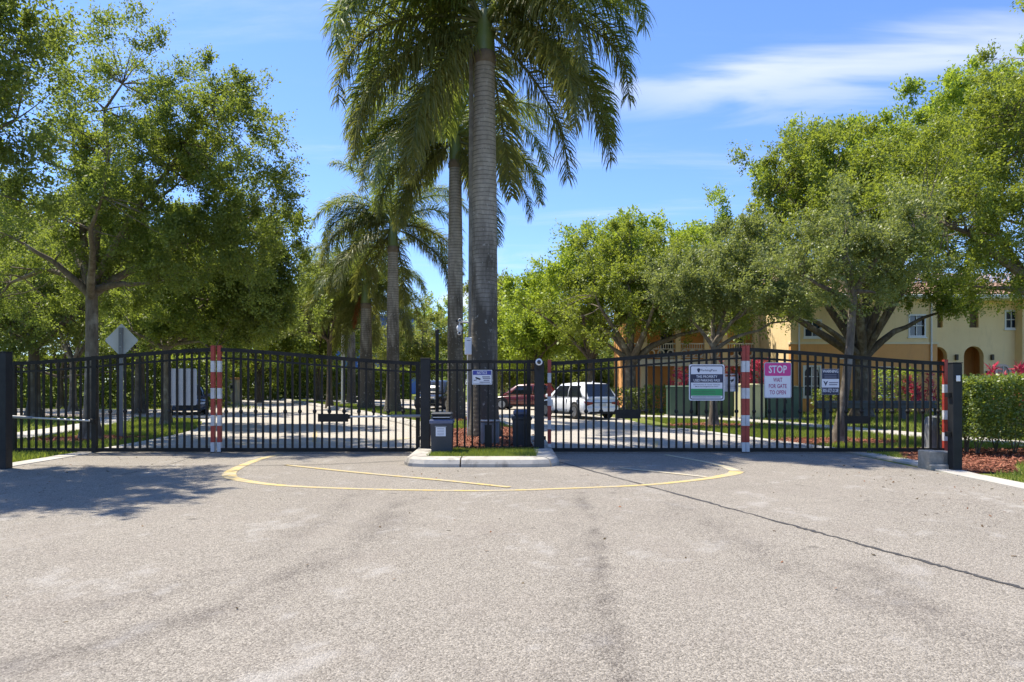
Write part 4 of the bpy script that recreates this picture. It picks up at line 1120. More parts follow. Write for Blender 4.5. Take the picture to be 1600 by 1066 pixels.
def window(root, xa, xb, za, zb, yf, arched=False, bars=(1, 1)):
    fw = .09
    mb = MB()
    mb.box(xa - fw, xa, yf - .05, yf + .08, za - fw, zb + fw); mb.box(xb, xb + fw, yf - .05, yf + .08, za - fw, zb + fw)
    mb.box(xa, xb, yf - .05, yf + .08, zb, zb + fw); mb.box(xa, xb, yf - .05, yf + .08, za - fw, za)
    wn = mb.build('window', M['trim'], root)
    bb = MB()
    for k in range(bars[0]):
        x = xa + (xb - xa) * (k + 1) / (bars[0] + 1); bb.box(x - .025, x + .025, yf + .02, yf + .07, za, zb)
    for k in range(bars[1]):
        z = za + (zb - za) * (k + 1) / (bars[1] + 1); bb.box(xa, xb, yf + .015, yf + .065, z - .025, z + .025)
    if arched:     # filled corners above the arch
        r = (xb - xa) / 2; cx = (xa + xb) / 2; zs = zb - r; n = 10
        for k in range(n):
            a0, a1 = math.pi * (1 - k / n), math.pi * (1 - (k + 1) / n)
            p0 = (cx + r * math.cos(a0), zs + r * math.sin(a0)); p1 = (cx + r * math.cos(a1), zs + r * math.sin(a1))
            bb.prism([p0, p1, (p1[0], zb), (p0[0], zb)], yf + .01, yf + .06, 'xz')
    bb.build('muntin', M['trim'], wn)
    MB().box(xa, xb, yf + .085, yf + .1, za, zb).build('pane', M['house_glass'], wn)
    MB().box(xa - .14, xb + .14, yf - .1, yf + .05, za - fw - .07, za - fw - .002).build('sill', M['trim'], wn)
    return wn

def tile_roof(root, x0, x1, yf, zf, depth, rise):
    """barrel tile slope: rows of rounded tiles stepping up from the eave"""
    nx = int((x1 - x0) / .32) * 6; nr = int(depth / .4)
    vs, fs = [], []
    for r in range(nr):
        for e in (0, 1):
            t = (r + e * 1.04) / nr
            for k in range(nx + 1):
                x = x0 + (x1 - x0) * k / nx
                vs.append((x, yf + depth * t, zf + rise * t + .055 * abs(math.sin(math.pi * (x - x0) / .32)) + (.05 if e == 0 else 0)))
        b = r * 2 * (nx + 1)
        fs += [(b + k, b + k + 1, b + nx + 2 + k, b + nx + 1 + k) for k in range(nx)]
    rf = MB().add(vs, fs, False).build('roof', M['tile'], root, fixn=False)
    MB().box(x0 - .05, x1 + .05, yf - .03, yf + .1, zf - .22, zf - .02).build('fascia', M['trim'], root)
    return rf

house = empty('townhouse', (HX(1400), 41, 0)); hx = HX(1400)
tag(house, 'two storey yellow and orange townhouse with arched porch openings', 'house', 'townhouses beyond the gate')
hroot = house
def hb(x): return x - hx
zb_, ze = HZ(537), HZ(470)
xL, xM, xR, xE = hb(HX(1226)), hb(HX(1450)), hb(HX(1594)), hb(HX(1760))
# projecting left block, yellow above orange
w1 = (hb(HX(1248)), hb(HX(1271)), HZ(527), HZ(504), 0); w2 = (hb(HX(1408)), hb(HX(1430)), HZ(526), HZ(496), 0); w5 = (hb(HX(1330)), hb(HX(1352)), HZ(526), HZ(496), 0)
w3 = (hb(HX(1247)), hb(HX(1270)), HZ(618), HZ(574), 0); w4 = (hb(HX(1359)), hb(HX(1381)), HZ(617), HZ(576), 0)
wall_panel(hroot, 'wall', M['yellow_wall'], xL, xM, zb_ + .03, ze, -.9, .3, [w1, w5, w2])
wall_panel(hroot, 'wall', M['orange_wall'], xL, xM, -.1, zb_ - .09, -.9, .3, [w3, w4])
MB().box(xL - .06, xM + .06, -.96, -.58, zb_ - .088, zb_ + .028).build('belt_course', M['beige_wall'], hroot)
MB().box(xL, xL + .3, -.597, 8, -.1, ze).build('side_wall', M['yellow_wall'], hroot)
MB().box(xM - .3, xM, -.597, 1.5, -.1, ze).build('side_wall', M['yellow_wall'], hroot)
for q in (w1, w5, w2): window(hroot, *q[:4], -.88, bars=(1, 1))
for q in (w3, w4): window(hroot, *q[:4], -.88, True, (1, 2))
# recessed yellow middle with the two tall arches
a1 = (hb(HX(1451.5)), hb(HX(1480)), -.1, HZ(542), 1); a2 = (hb(HX(1506)), hb(HX(1537)), -.1, HZ(541), 1)
wall_panel(hroot, 'wall', M['yellow_wall'], xM + .003, xR, -.1, HZ(520), .0, .35, [a1, a2])
s1 = (hb(HX(1459)), hb(HX(1473)), HZ(512), HZ(486), 0); s2 = (hb(HX(1515)), hb(HX(1529)), HZ(512), HZ(486), 0); w6 = (hb(HX(1572)), hb(HX(1590)), HZ(512), HZ(487), 0)
wall_panel(hroot, 'wall', M['yellow_wall'], xM + .003, xR, HZ(520) + .001, ze, .0, .35, [s1, s2, w6])
window(hroot, *w6[:4], .02)
for q in (s1, s2): MB().box(q[0], q[1], .2, .26, q[2], q[3]).build('recess_panel', M['reveal'], hroot)  # dark sheet stands for the dark depth of each square recess
MB().box(xM, xR, 1.7, 1.9, -.1, ze).build('porch_wall', M['orange_wall'], hroot)
MB().box(xM + .8, xM + 1.75, 1.62, 1.697, -.02, 2.15).build('door', M['door'], hroot)
MB().box(hb(HX(1512)), hb(HX(1512)) + .95, 1.62, 1.697, -.02, 2.15).build('door', M['door'], hroot)
MB().box(xM, xR, .352, 1.698, 3.95, 4.1).build('porch_ceiling', M['beige_wall'], hroot)
for xx in (hb(HX(1493.5)), hb(HX(1555))): MB().box(xx - .1, xx + .1, .352, 1.698, -.1, 3.948).build('porch_divider', M['orange_wall'], hroot)
MB().box(hb(HX(1540)), hb(HX(1546.5)), -.08, -.002, HZ(585.5), HZ(580)).build('meter_box', M['door'], hroot)
ring = MB(); cxr, czr, rr_ = hb(HX(1566.5)), HZ(581.5), .34
outer = [[(cxr + (rr_ + .12 * b_) * math.cos(2 * math.pi * k / 24), y_, czr + (rr_ + .12 * b_) * math.sin(2 * math.pi * k / 24)) for k in range(24)] for b_, y_ in ((0, -.003), (0, -.07), (1, -.07), (1, -.003))]
ring.loft(outer, False, False); rw = ring.build('round_window', M['pinktrim'], hroot)
MB().lathe([(rr_ - .004, -.02), (rr_ - .004, -.004)], 24, (cxr, 0, czr), False, 'y').build('pane', M['house_glass'], rw)
MB().box(cxr - .02, cxr + .02, -.05, -.022, czr - rr_ + .01, czr + rr_ - .01).build('muntin', M['trim'], rw)
MB().box(xR + .003, xE, -.9, -.6, -.1, HZ(520)).build('wall', M['orange_wall'], hroot)
MB().box(xR + .003, xE, -.9, -.6, HZ(520) + .001, ze).build('wall', M['yellow_wall'], hroot)
MB().box(xR - .3, xR, -.6, -.002, -.1, ze).build('side_wall', M['yellow_wall'], hroot)
tile_roof(hroot, xL - .5, xE + .5, -1.5, ze + .18, 7.5, 2.3)
MB().box(xL - .45, xE + .45, -1.4, 1.6, ze + .001, ze + .09).build('soffit', M['trim'], hroot)
MB().box(xL + .3, xE, 5.8, 6.0, -.1, ze + 1.9).build('back_wall', M['yellow_wall'], hroot)

for xx in (xM - .38, xL + .45):
    dsp = MB().tube([(xx, -.97, ze - .02), (xx, -.97, .15), (xx, -1.1, .05)], .05, 8).build('downspout', M['trim'], hroot)
for px in (1493.5, 1549):
    lx = hb(HX(px)); wl = MB().box(lx - .07, lx + .07, -.16, -.002, HZ(563), HZ(554), .02).build('wall_lamp', M['door'], hroot)
MB().box(xL - .5, xE + .5, -1.62, -1.5, ze + .03, ze + .17, .02).build('gutter', M['trim'], hroot)
MB().box(hb(HX(1300)), hb(HX(1309)), -.915, -.898, HZ(562), HZ(556), .003).build('vent', M['trim'], hroot)

# balcony house to the left
bx = HX(1100); bal = empty('townhouse', (bx, 45, 0))
tag(bal, 'orange townhouse with beige columns and white railed balconies', 'house', 'townhouses beyond the gate')
BS = 45 / FOC
bX = lambda px: (px - 800) * BS - bx
bZ = lambda py: EYE - (py - 600) * BS
x0, x1 = bX(984), bX(1222)
ztop, zfl = bZ(470), bZ(562)
doors_lo = [(bX(1075), bX(1100), -.05, 2.3, 0), (bX(1150), bX(1172), -.05, 2.3, 0)]
doors_hi = [(bX(1040), bX(1062), zfl + .1, zfl + 2.3, 0), (bX(1160), bX(1176), zfl + .1, zfl + 2.3, 0), (bX(1192), bX(1210), zfl + .1, zfl + 2.3, 0)]
wall_panel(bal, 'wall', M['orange_wall'], x0, x1, -.1, zfl, 1.6, .3, doors_lo)
wall_panel(bal, 'wall', M['orange_wall'], x0, x1, zfl + .001, ztop, 1.6, .3, doors_hi)
for d in doors_lo + doors_hi:
    dr = MB().box(d[0], d[1], 1.72, 1.8, d[2], d[3]).build('door', M['trim'], bal)
    MB().box(d[0] + .09, d[1] - .09, 1.69, 1.717, d[2] + .15, d[3] - .1).build('pane', M['house_glass'], dr)
MB().box(x0 - .1, x1, -.1, 1.598, zfl - .25, zfl).build('balcony_floor', M['beige_wall'], bal)
MB().box(x0 - .16, x1 + .0, -.16, -.102, zfl - .42, zfl + .02).build('fascia', M['trim'], bal)
for px in (986, 1007, 1060, 1105, 1133, 1183, 1219):
    x = bX(px)
    MB().box(x - .2, x + .2, .0, .4, -.1, zfl - .252).build('column', M['beige_wall'], bal)
    MB().box(x - .16, x + .16, .02, .34, zfl + .002, ztop - .3).build('column', M['beige_wall'], bal)
MB().box(x0, x1, .0, .38, ztop - .298, ztop).build('beam', M['beige_wall'], bal)
cols = [986, 1007, 1060, 1105, 1133, 1183, 1219]
for pa, pb in zip(cols[:-1], cols[1:]):
    xa, xb = bX(pa) + .163, bX(pb) - .163
    rl = MB().box(xa, xb, .1, .18, zfl + .98, zfl + 1.06).box(xa, xb, .1, .18, zfl + .66, zfl + .71).box(xa, xb, .1, .18, zfl + .12, zfl + .18).build('railing', M['trim'], bal)
    n = max(1, int((xb - xa) / .15)); bm_ = MB()
    for k in range(1, n): x = xa + (xb - xa) * k / n; bm_.box(x - .016, x + .016, .115, .165, zfl + .712, zfl + .978)
    bm_.build('baluster', M['trim'], rl)
    m = max(1, int((xb - xa) / .5)); mm = MB()
    for k in range(m):
        c = xa + (xb - xa) * (k + .5) / m
        rg = [[(c + q * math.cos(2 * math.pi * j / 14), y_, zfl + .42 + q * math.sin(2 * math.pi * j / 14)) for j in range(14)] for q, y_ in ((.16, .12), (.16, .16), (.235, .16), (.235, .12), (.16, .12))]
        mm.loft(rg, False)
    mm.build('ring_ornament', M['trim'], rl)
tile_roof(bal, x0 - .5, x1 + .3, -.6, ztop + .2, 7, 2.2)
MB().box(x0 - .45, x1 + .25, -.5, 2, ztop + .001, ztop + .1).build('soffit', M['trim'], bal)
MB().box(x0, x0 + .25, 1.903, 7, -.1, ztop).build('side_wall', M['orange_wall'], bal)
# small pale gable block at its corner, seen through leaves
blue = empty('building', P(575, 600, 112)); blue.location.z = 0
tag(blue, 'flat bright blue building wall far behind the palms', 'building')
MB().box(-7, 7, 0, 8, 0, 12.4).build('wall', M['bluewall'], blue)
MB().box(-7.15, 7.15, -.15, 8.15, 12.402, 12.7).build('cornice', M['trim'], blue)
for k in range(4): MB().box(-5.6 + k * 3.2, -4.2 + k * 3.2, -.06, -.003, 2.2, 3.8).build('window', M['house_glass'], blue)

# ================================================================== gates, posts, fence
GY = 16.3; GS = GY / FOC
gx = lambda px: (px - 800) * GS
gz = lambda py: EYE - (py - 600) * GS
def striped_stile(root, x, ztop, w=.074, y0=-.045, mostly_red=False):
    st = MB().box(x - w / 2, x + w / 2, y0, y0 + .09, .015, ztop).build('stile', M['black'], root)
    bands = [(0, .145, 1), (.145, .25, 0), (.25, .40, 1), (.40, .50, 0), (.50, .655, 1), (.655, .755, 0), (.755, .91, 1), (.91, 1.0, 0)]
    if mostly_red: bands = [(0, .27, 1), (.27, .36, 0), (.36, .55, 1), (.55, .65, 0), (.65, .79, 1), (.79, .88, 0), (.88, 1.0, 1)]
    for a, b_, red in bands:
        z1, z0 = ztop - a * ztop * .995, ztop - b_ * ztop * .995
        MB().box(x - w / 2 - .004, x + w / 2 + .004, y0 - .004, y0 + .094, z0 + .018, z1 + .016).build('reflective_band', M['red'] if red else M['white_strip'], st)
    return st
def gate_leaf(label, pa, pb, peak_right, npick, stiles, extra=(), collar_from=-1e9, plate=None):
    xa, xb = gx(pa), gx(pb); xm = (xa + xb) / 2
    root = empty('gate_leaf', (xm, GY, 0)); tag(root, label, 'gate', 'swing gate leaves')
    lo, hi = gz(565.5), gz(543.5)
    def top(x):
        t = (x - xa) / (xb - xa)
        if not peak_right: t = 1 - t
        t = min(1, max(0, t))
        return lo + (hi - lo) * (.55 * t + .45 * t * t * (3 - 2 * t))
    X = lambda x: x - xm
    n = 14; xs_ = [xa + (xb - xa) * k / n for k in range(n + 1)]
    def rail(drop, hh, d, nm='rail'):
        rings = [[(X(x), -d / 2, top(x) - drop - hh), (X(x), d / 2, top(x) - drop - hh), (X(x), d / 2, top(x) - drop), (X(x), -d / 2, top(x) - drop)] for x in xs_]
        return MB().loft(rings, True).build(nm, M['black'], root)
    rail(0, .085, .075); rail(.215, .045, .05)
    MB().box(X(xa), X(xb), -.037, .037, .03, .115).build('rail', M['black'], root)
    if stiles[0] == 'plain': MB().box(X(xa) - .045, X(xa) + .045, -.04, .04, .02, top(xa) + .004).build('stile', M['black'], root)
    else: striped_stile(root, X(xa) + .02, top(xa) + .035)
    if stiles[1] == 'plain': MB().box(X(xb) - .045, X(xb) + .045, -.04, .04, .02, top(xb) + .004).build('stile', M['black'], root)
    else: striped_stile(root, X(xb) - .02, top(xb) + .035, mostly_red=npick == 25 and not peak_right)
    for e in extra: MB().box(X(gx(e)) - .055, X(gx(e)) + .055, -.043, .043, .02, top(gx(e)) + .006).build('stile', M['black'], root)
    for k in range(npick):
        x = xa + (xb - xa) * (k + 1) / (npick + 1)
        if any(abs(x - gx(e)) < .08 for e in extra): continue
        pk = MB().box(X(x) - .021, X(x) + .021, -.021, .021, .1, top(x) - .07).build('picket', M['black'], root)
        if k % 2 == 0 and x > collar_from:
            MB().lathe([(.024, -.05), (.045, -.018), (.048, 0), (.045, .018), (.024, .05)], 8, (X(x), 0, gz(643)), False).build('collar', M['black'], pk)
    if plate:
        a, b_, c, d = plate
        MB().box(X(gx(a)), X(gx(b_)), -.075, -.048, gz(d), gz(c)).build('lock_plate', M['black'], root)
    return root, X
lf1, X1 = gate_leaf('outer left gate leaf ending at the far left post', 22, 334.5, True, 26, ('plain', 'striped'), (148,), gx(150))
lf2, X2 = gate_leaf('left gate leaf meeting the island post, black plate at its end', 341.9, 653, False, 26, ('striped', 'plain'), (), -1e9, (498, 545, 646.5, 659))
lf3, X3 = gate_leaf('right gate leaf beside the island carrying the parking sign', 857, 1162.6, True, 25, ('striped', 'striped'), (), -1e9, (961, 1000, 640, 654))
lf4, X4 = gate_leaf('outer right gate leaf carrying the pink stop sign', 1166.2, 1478, False, 25, ('striped', 'striped'), (), -1e9, (1318, 1356, 650, 662))
def arm(root, X, pa, za, pb, zb, y0, y1, r=.022):
    a, b_ = (X(gx(pa)), y0, gz(za)), (X(gx(pb)), y1, gz(zb))
    m = tuple(a[i] + (b_[i] - a[i]) * .42 for i in range(3))
    o = MB().tube([a, m], r * 1.6, 10).build('actuator_arm', M['grey_paint'], root)
    MB().tube([m, b_], r, 10).build('piston_rod', M['steel'], o)
    MB().box(b_[0] - .05, b_[0] + .05, b_[1] - .05, b_[1] + .05, b_[2] - .05, b_[2] + .05, .01).build('bracket', M['black'], o)
arm(lf2, X2, 664, 649, 545, 651, -.32, -.1)
arm(lf1, X1, 6, 648, 149, 657.5, -.5, -.09)

def post(label, px, Y, z0, z1, wd=.21, rz=0, group='square gate posts', cap=True):
    x = P(px, 600, Y).x
    r = empty('gate_post', (x, Y, 0), rz); tag(r, label, 'post', group)
    MB().box(-wd / 2, wd / 2, -wd / 2, wd / 2, z0 - .1, z1, .008).build('shaft', M['post'], r)
    MB().box(-wd / 2 - .008, wd / 2 + .008, -wd / 2 - .008, wd / 2 + .008, z1 + .001, z1 + .018, .004).build('cap', M['post'], r)
    return r
lp = post('thick black gate post standing alone at the far left edge', 6.5, 13.3, 0, P(0, 551, 13.3).z, .19)
rp_ = post('thick black gate post right of the right gate with a small white sensor', 1492, 13.1, 0, P(0, 568, 13.1).z, .17)
MB().box(-.035, .035, -.11, -.087, P(0, 596, 13.1).z, P(0, 587, 13.1).z, .004).build('sensor', M['white'], rp_)
for zz in (.62, 1.35): MB().box(-.15, -.087, -.04, .06, zz, zz + .09, .006).build('hinge', M['black'], rp_)
ip1 = post('black post on the island left of the fence panel', 665, 15.75, .12, P(0, 561, 15.75).z, .205)
ip2 = post('black post on the island right end with round white camera', 842.5, 15.75, .12, P(0, 566, 15.75).z, .215)
post('slim hinge post at the hidden heel of the outer right gate', 1487, 16.45, 0, 2.05, .12)
post('slim hinge post at the heel of the outer left gate', 15, 16.45, 0, 2.05, .12)
for zz in (.35, 1.5):
    MB().box(-.16, -.104, -.03, .05, zz, zz + .08, .006).build('hinge', M['black'], ip1)
    MB().box(.109, .15, -.03, .05, zz, zz + .08, .006).build('hinge', M['black'], ip2)

# island fence panel
FYp = 16.0; fx = lambda px: (px - 800) * FYp / FOC; fz = lambda py: EYE - (py - 600) * FYp / FOC
fence = empty('fence_panel', (fx(755), FYp, .12)); tag(fence, 'short black picket fence panel across the island between two posts', 'fence')
FX = lambda px: fx(px) - fx(755)
z0f, z1f = fz(703) - .12, fz(563) - .12
MB().box(FX(672), FX(836), -.03, .03, z1f - .07, z1f).build('rail', M['black'], fence)
MB().box(FX(672), FX(836), -.022, .022, z1f - .25, z1f - .205).build('rail', M['black'], fence)
MB().box(FX(672), FX(836), -.03, .03, z0f, z0f + .08).build('rail', M['black'], fence)
for px in np.arange(691, 826, 11.7):
    if abs(px - 763) < 7: continue
    MB().box(FX(px) - .02, FX(px) + .02, -.02, .02, z0f + .079, z1f - .069).build('picket', M['black'], fence)
MB().box(FX(763) - .08, FX(763) + .08, -.037, .037, -.03, .55).build('stile', M['black'], fence)
MB().box(FX(763) - .022, FX(763) + .022, -.021, .021, .552, z1f - .069).build('picket', M['black'], fence)
MB().box(FX(826) - .045, FX(826) + .045, -.035, .035, -.05, z1f + .01).build('stile', M['black'], fence)
pole = empty('marker_pole', P(683, 0, 16.25)); pole.location.z = .12; tag(pole, 'thin black round pole rising above the fence beside the left bin', 'pole')
MB().tube([(0, 0, -.05), (0, 0, P(0, 518, 16.25).z - .12)], .042, 10).build('shaft', M['black'], pole)
MB().lathe([(.05, 0), (.052, .03), (.02, .05)], 10, (0, 0, P(0, 518, 16.25).z - .121)).build('cap', M['black'], pole)

# camera on the right island post
cm = empty('security_camera', P(842, 566, 15.6)); tag(cm, 'round white bullet camera on top of the right island post', 'camera', 'security cameras')
MB().lathe([(.0, -.085), (.052, -.085), (.075, -.08), (.078, -.05), (.07, .1), (.03, .13)], 20, (0, 0, 0), True, 'y').build('housing', M['white'], cm)
MB().lathe([(.001, -.097), (.042, -.095), (.045, -.0865)], 18, (0, 0, 0), True, 'y').build('lens', M['lens'], cm)
MB().box(-.03, .03, .02, .1, -.17, -.06, .006).build('bracket', M['black'], cm)

# bins
def bin_(label, x, Y, z0, w, d, h, lidded):
    r = empty('litter_bin', (x, Y, z0)); tag(r, label, 'bin', 'litter bins on the island')
    body = [[(-w / 2 * s, -d / 2 * s, z), (w / 2 * s, -d / 2 * s, z), (w / 2 * s, d / 2 * s, z), (-w / 2 * s, d / 2 * s, z)] for s, z in ((.9, -.02), (.93, .02), (1, h * .72))]
    MB().loft(body, True).build('body', M['bin'], r)
    hb_ = h * .72
    if lidded:
        MB().box(-w / 2 - .02, w / 2 + .02, -d / 2 - .02, d / 2 + .02, hb_ + .001, hb_ + .1, .02).build('rim', M['bin_lid'], r)
        hd_ = MB()
        hd_.box(-w / 2 + .01, -w / 2 + .05, -d / 2 + .02, d / 2 - .02, hb_ + .101, h - .06); hd_.box(w / 2 - .05, w / 2 - .01, -d / 2 + .02, d / 2 - .02, hb_ + .101, h - .06)
        hd_.box(-w / 2 + .05, w / 2 - .05, d / 2 - .06, d / 2 - .021, hb_ + .101, h - .06)
        hd_.build('hood', M['bin'], r)
        MB().box(-w / 2 + .045, w / 2 - .045, -d / 2 + .03, -d / 2 + .05, hb_ + .135, hb_ + .155).build('handle_bar', M['steel'], r)
        MB().box(-w / 2 + .01, w / 2 - .01, -d / 2 + .01, d / 2 - .02, h - .059, h, .022).build('lid', M['bin'], r)
        pl = MB().box(-.115, .095, -d / 2 - .012, -d / 2 + .004, h * .43, h * .65).build('label_plate', M['paper'], r)
        for k in range(5): MB().box(-.085, .06, -d / 2 - .0145, -d / 2 - .0125, h * .46 + k * .033, h * .46 + k * .033 + .008).build('print_line', M['faint'], pl)
        MB().box(-.135, .11, -d / 2 - .015, -d / 2 + .002, h * .652, h * .68).build('label_holder', M['grey_paint'], r)
    else:
        MB().box(-w / 2 - .02, w / 2 + .02, -d / 2 - .02, d / 2 + .02, hb_ + .001, hb_ + .09, .02).build('rim', M['bin'], r)
        MB().box(-w / 2 + .02, w / 2 - .02, -d / 2 + .02, d / 2 - .02, hb_ + .091, h, .05).build('lid', M['bin_lid'], r)
        for k in range(6):
            x_ = -w / 2 + w * (k + .5) / 6; MB().box(x_ - .012, x_ + .012, -d / 2 - .006, -d / 2 + .03, .06, hb_ - .04).build('rib', M['bin'], r)
    return r
bin_('charcoal litter bin with open hood and white label beside the left island post', P(691, 0, 15.1).x, 15.1, .12, .46, .42, .87, True)
bin_('plain dark bin behind the fence beside the right island post', P(815, 0, 16.6).x, 16.55, .12, .44, .4, .88, False)

# utility pole with its camera and cabinet
up = empty('utility_pole', (P(736.5, 0, 19.9).x, 19.9, .12)); tag(up, 'slender concrete pole close against the left of the thick palm', 'pole')
UH = 12.4
MB().loft([[(-s, -s, z), (s, -s, z), (s, s, z), (-s, s, z)] for s, z in ((.085, -.1), (.08, 4), (.055, UH))], True).build('shaft', M['footing'], up)
MB().box(-.05, .05, -.9, .1, UH - .12, UH - .02, .01).build('luminaire_arm', M['grey_paint'], up)
MB().box(-.16, .16, -1.5, -.85, UH - .16, UH + .0, .03).build('luminaire', M['grey_paint'], up)
MB().tube([(-.1, -.09, 0), (-.1, -.09, 2.5)], .016, 8).build('conduit', M['white'], up)
cb = empty('equipment_box', P(732.5, 541, 19.6)); tag(cb, 'white plastic equipment box strapped to the utility pole', 'box')
bzz = 13.5 * 19.6 / FOC; MB().box(-.11, .11, -.08, .08, -bzz, bzz, .012).build('housing', M['white'], cb)
MB().box(-.1, .1, -.088, -.081, -bzz + .02, bzz - .05, .003).build('door', M['white'], cb)
MB().box(-.05, .05, -.0905, -.0885, bzz - .1, bzz - .08).build('print_line', M['faint'], cb)
cc1 = empty('security_camera', P(718, 512, 19.7)); tag(cc1, 'white cluster camera hanging left of the utility pole', 'camera', 'security cameras')
MB().tube([(.27, .15, .16), (0, .0, .16), (0, 0, .05)], .03, 8).build('bracket', M['white'], cc1)
MB().lathe([(.0, .07), (.06, .06), (.085, 0), (.075, -.07), (.05, -.11), (0, -.13)], 16).build('dome', M['white'], cc1)
MB().lathe([(.0, -.21), (.045, -.2), (.06, -.15), (.045, -.1)], 14).build('eyeball', M['white'], cc1)
MB().lathe([(.0, -.07), (.03, -.066), (.032, -.05)], 12, (0, -.0, -.155), True, 'y').build('lens', M['lens'], cc1)
b2 = MB().lathe([(.0, -.16), (.05, -.16), (.055, -.1), (.055, .1), (.03, .12)], 14, (.02, -.02, .19), True, 'y').build('bullet_housing', M['white'], cc1)
MB().lathe([(.0, -.165), (.04, -.1645)], 12, (.02, -.02, .19), False, 'y').build('lens', M['lens'], b2)
MB().box(-.1, -.03, -.06, .04, .15, .23, .01).build('spotlight', M['dark'], cc1)

# valve box of grey cylinders at the palm foot
vb = empty('valve_cabinet', (P(765, 0, 17.2).x, 17.2, .12)); tag(vb, 'grey ribbed metal cabinet at the foot of the thick palm', 'cabinet')
for x in (-.15, .15): MB().lathe([(.085, 0), (.085, .52), (.07, .55), (.0, .56)], 14, (x, 0, 0)).build('cylinder', M['grey_paint'], vb)
MB().box(-.12, .12, -.05, .05, .02, .53, .01).build('panel', M['grey_paint'], vb)
MB().box(-.24, .24, -.09, .09, .561, .6, .01).build('lid', M['steel'], vb)

# concrete footing and operator housing at the right gate
ft = empty('concrete_footing', G(1463, 733)); ft.location = (P(1463, 0, 13.45).x, 13.45, 0); tag(ft, 'weathered concrete footing block below the right gate end', 'block')
MB().box(-.24, .03, -.2, .2, -.05, .325, .012).build('block', M['footing'], ft)
MB().box(.034, .25, -.17, .2, -.05, .315, .012).build('block', M['footing'], ft)
MB().box(-.28, .3, -.3, -.203, -.05, .09, .02).build('toe', M['footing'], ft)
op = empty('gate_operator', (P(1464, 0, 17.2).x, 17.2, 0)); tag(op, 'grey gate operator housing behind the right end of the gate', 'cabinet')
MB().loft([[(-a, -b_, z), (a, -b_, z), (a, b_, z), (-a, b_, z)] for a, b_, z in ((.24, .2, -.05), (.23, .19, .6), (.19, .15, .78), (.1, .1, .82))], True).build('cover', M['grey_paint'], op)
MB().box(-.27, .27, -.23, .23, -.06, .04, .01).build('base', M['footing'], op)

# low steel rail behind the right gate
gr = empty('barrier_rail', (P(1375, 0, 31).x, 31, 0)); tag(gr, 'low slate grey steel rail on stub posts before the house', 'rail')
wx = (1474 - 1276) / 2 * 31 / FOC
MB().box(-wx, wx, -.1, .1, .52, .86, .02).build('beam', M['slate'], gr)
MB().box(-wx, wx, -.16, -.102, .72, .8, .01).build('flange', M['slate'], gr)
for px in (1293, 1352, 1412, 1465): x = (px - 1375) * 31 / FOC; MB().box(x - .12, x + .12, -.09, .09, -.1, .519).build('leg', M['slate'], gr)

# pad-mounted cabinets
def cabinet(label, pa, pb, Y, h, mat):
    xa, xb = P(pa, 0, Y).x, P(pb, 0, Y).x; w = xb - xa
    r = empty('utility_cabinet', ((xa + xb) / 2, Y, 0)); tag(r, label, 'cabinet', 'electrical cabinets on the lawn')
    MB().box(-w / 2, w / 2, -.45, .45, .06, h, .02).build('body', M[mat], r)
    MB().loft([[(-w / 2 - .03, -.49, h + .001), (w / 2 + .03, -.49, h + .001), (w / 2 + .03, .49, h + .001), (-w / 2 - .03, .49, h + .001)], [(-w / 2 - .03, -.49, h + .04), (w / 2 + .03, -.49, h + .04), (w / 2 + .03, .49, h + .1), (-w / 2 - .03, .49, h + .1)]], True).build('lid', M[mat], r)
    MB().box(-.012, .012, -.462, -.4515, .12, h - .05).build('door_seam', M['dark'], r)
    MB().box(.05, .09, -.475, -.4515, h * .5, h * .62, .004).build('handle', M['dark'], r)
    MB().box(-w / 2 - .1, w / 2 + .1, -.55, .55, -.05, .058).build('pad', M['concrete'], r)
    return r
cabinet('dark green cabinet left of the parking sign near the red plant', 1044, 1084, 35, 1.42, 'transformer')
cabinet('dark green cabinet seen below the parking sign', 1090, 1142, 34.6, 1.40, 'transformer')
c3 = cabinet('pale yellow green cabinet right behind the striped stile', 1152, 1190, 32.5, 1.52, 'transformer_cream')
cabinet('large dark green cabinet behind the stop sign', 1193, 1248, 32.5, 1.42, 'transformer')

# lamp post, entrance pillar
lampp = empty('street_lamp', (P(536, 0, 50).x, 50, 0)); tag(lampp, 'tall grey street lamp on the median in front of the palms', 'street lamp')
MB().tube([(0, 0, -.1), (0, 0, 4), (0, 0, 9.6)], [.14, .12, .08], 10).build('pole', M['steel'], lampp)
MB().tube([(0, 0, 9.5), (0, -.5, 9.8), (0, -1.3, 9.85)], .045, 8).build('arm', M['steel'], lampp)
MB().box(-.15, .15, -1.9, -1.25, 9.78, 9.95, .03).build('lamp_head', M['grey_paint'], lampp)
MB().box(-.2, .2, -.2, .2, -.05, .25, .02).build('base', M['concrete'], lampp)
pil = empty('entrance_pillar', (P(365, 0, 58).x, 58, 0)); tag(pil, 'pale stucco pillar with cap beyond the left striped stiles', 'pillar')
MB().box(-.42, .42, -.42, .42, -.1, 1.95, .01).build('shaft', M['pillar'], pil)
MB().box(-.52, .52, -.52, .52, 1.951, 2.12, .02).build('cap', M['orange_wall'], pil)
MB().box(-.12, .12, -.45, -.4215, 1.2, 1.5, .005).build('plaque', M['ink'], pil)
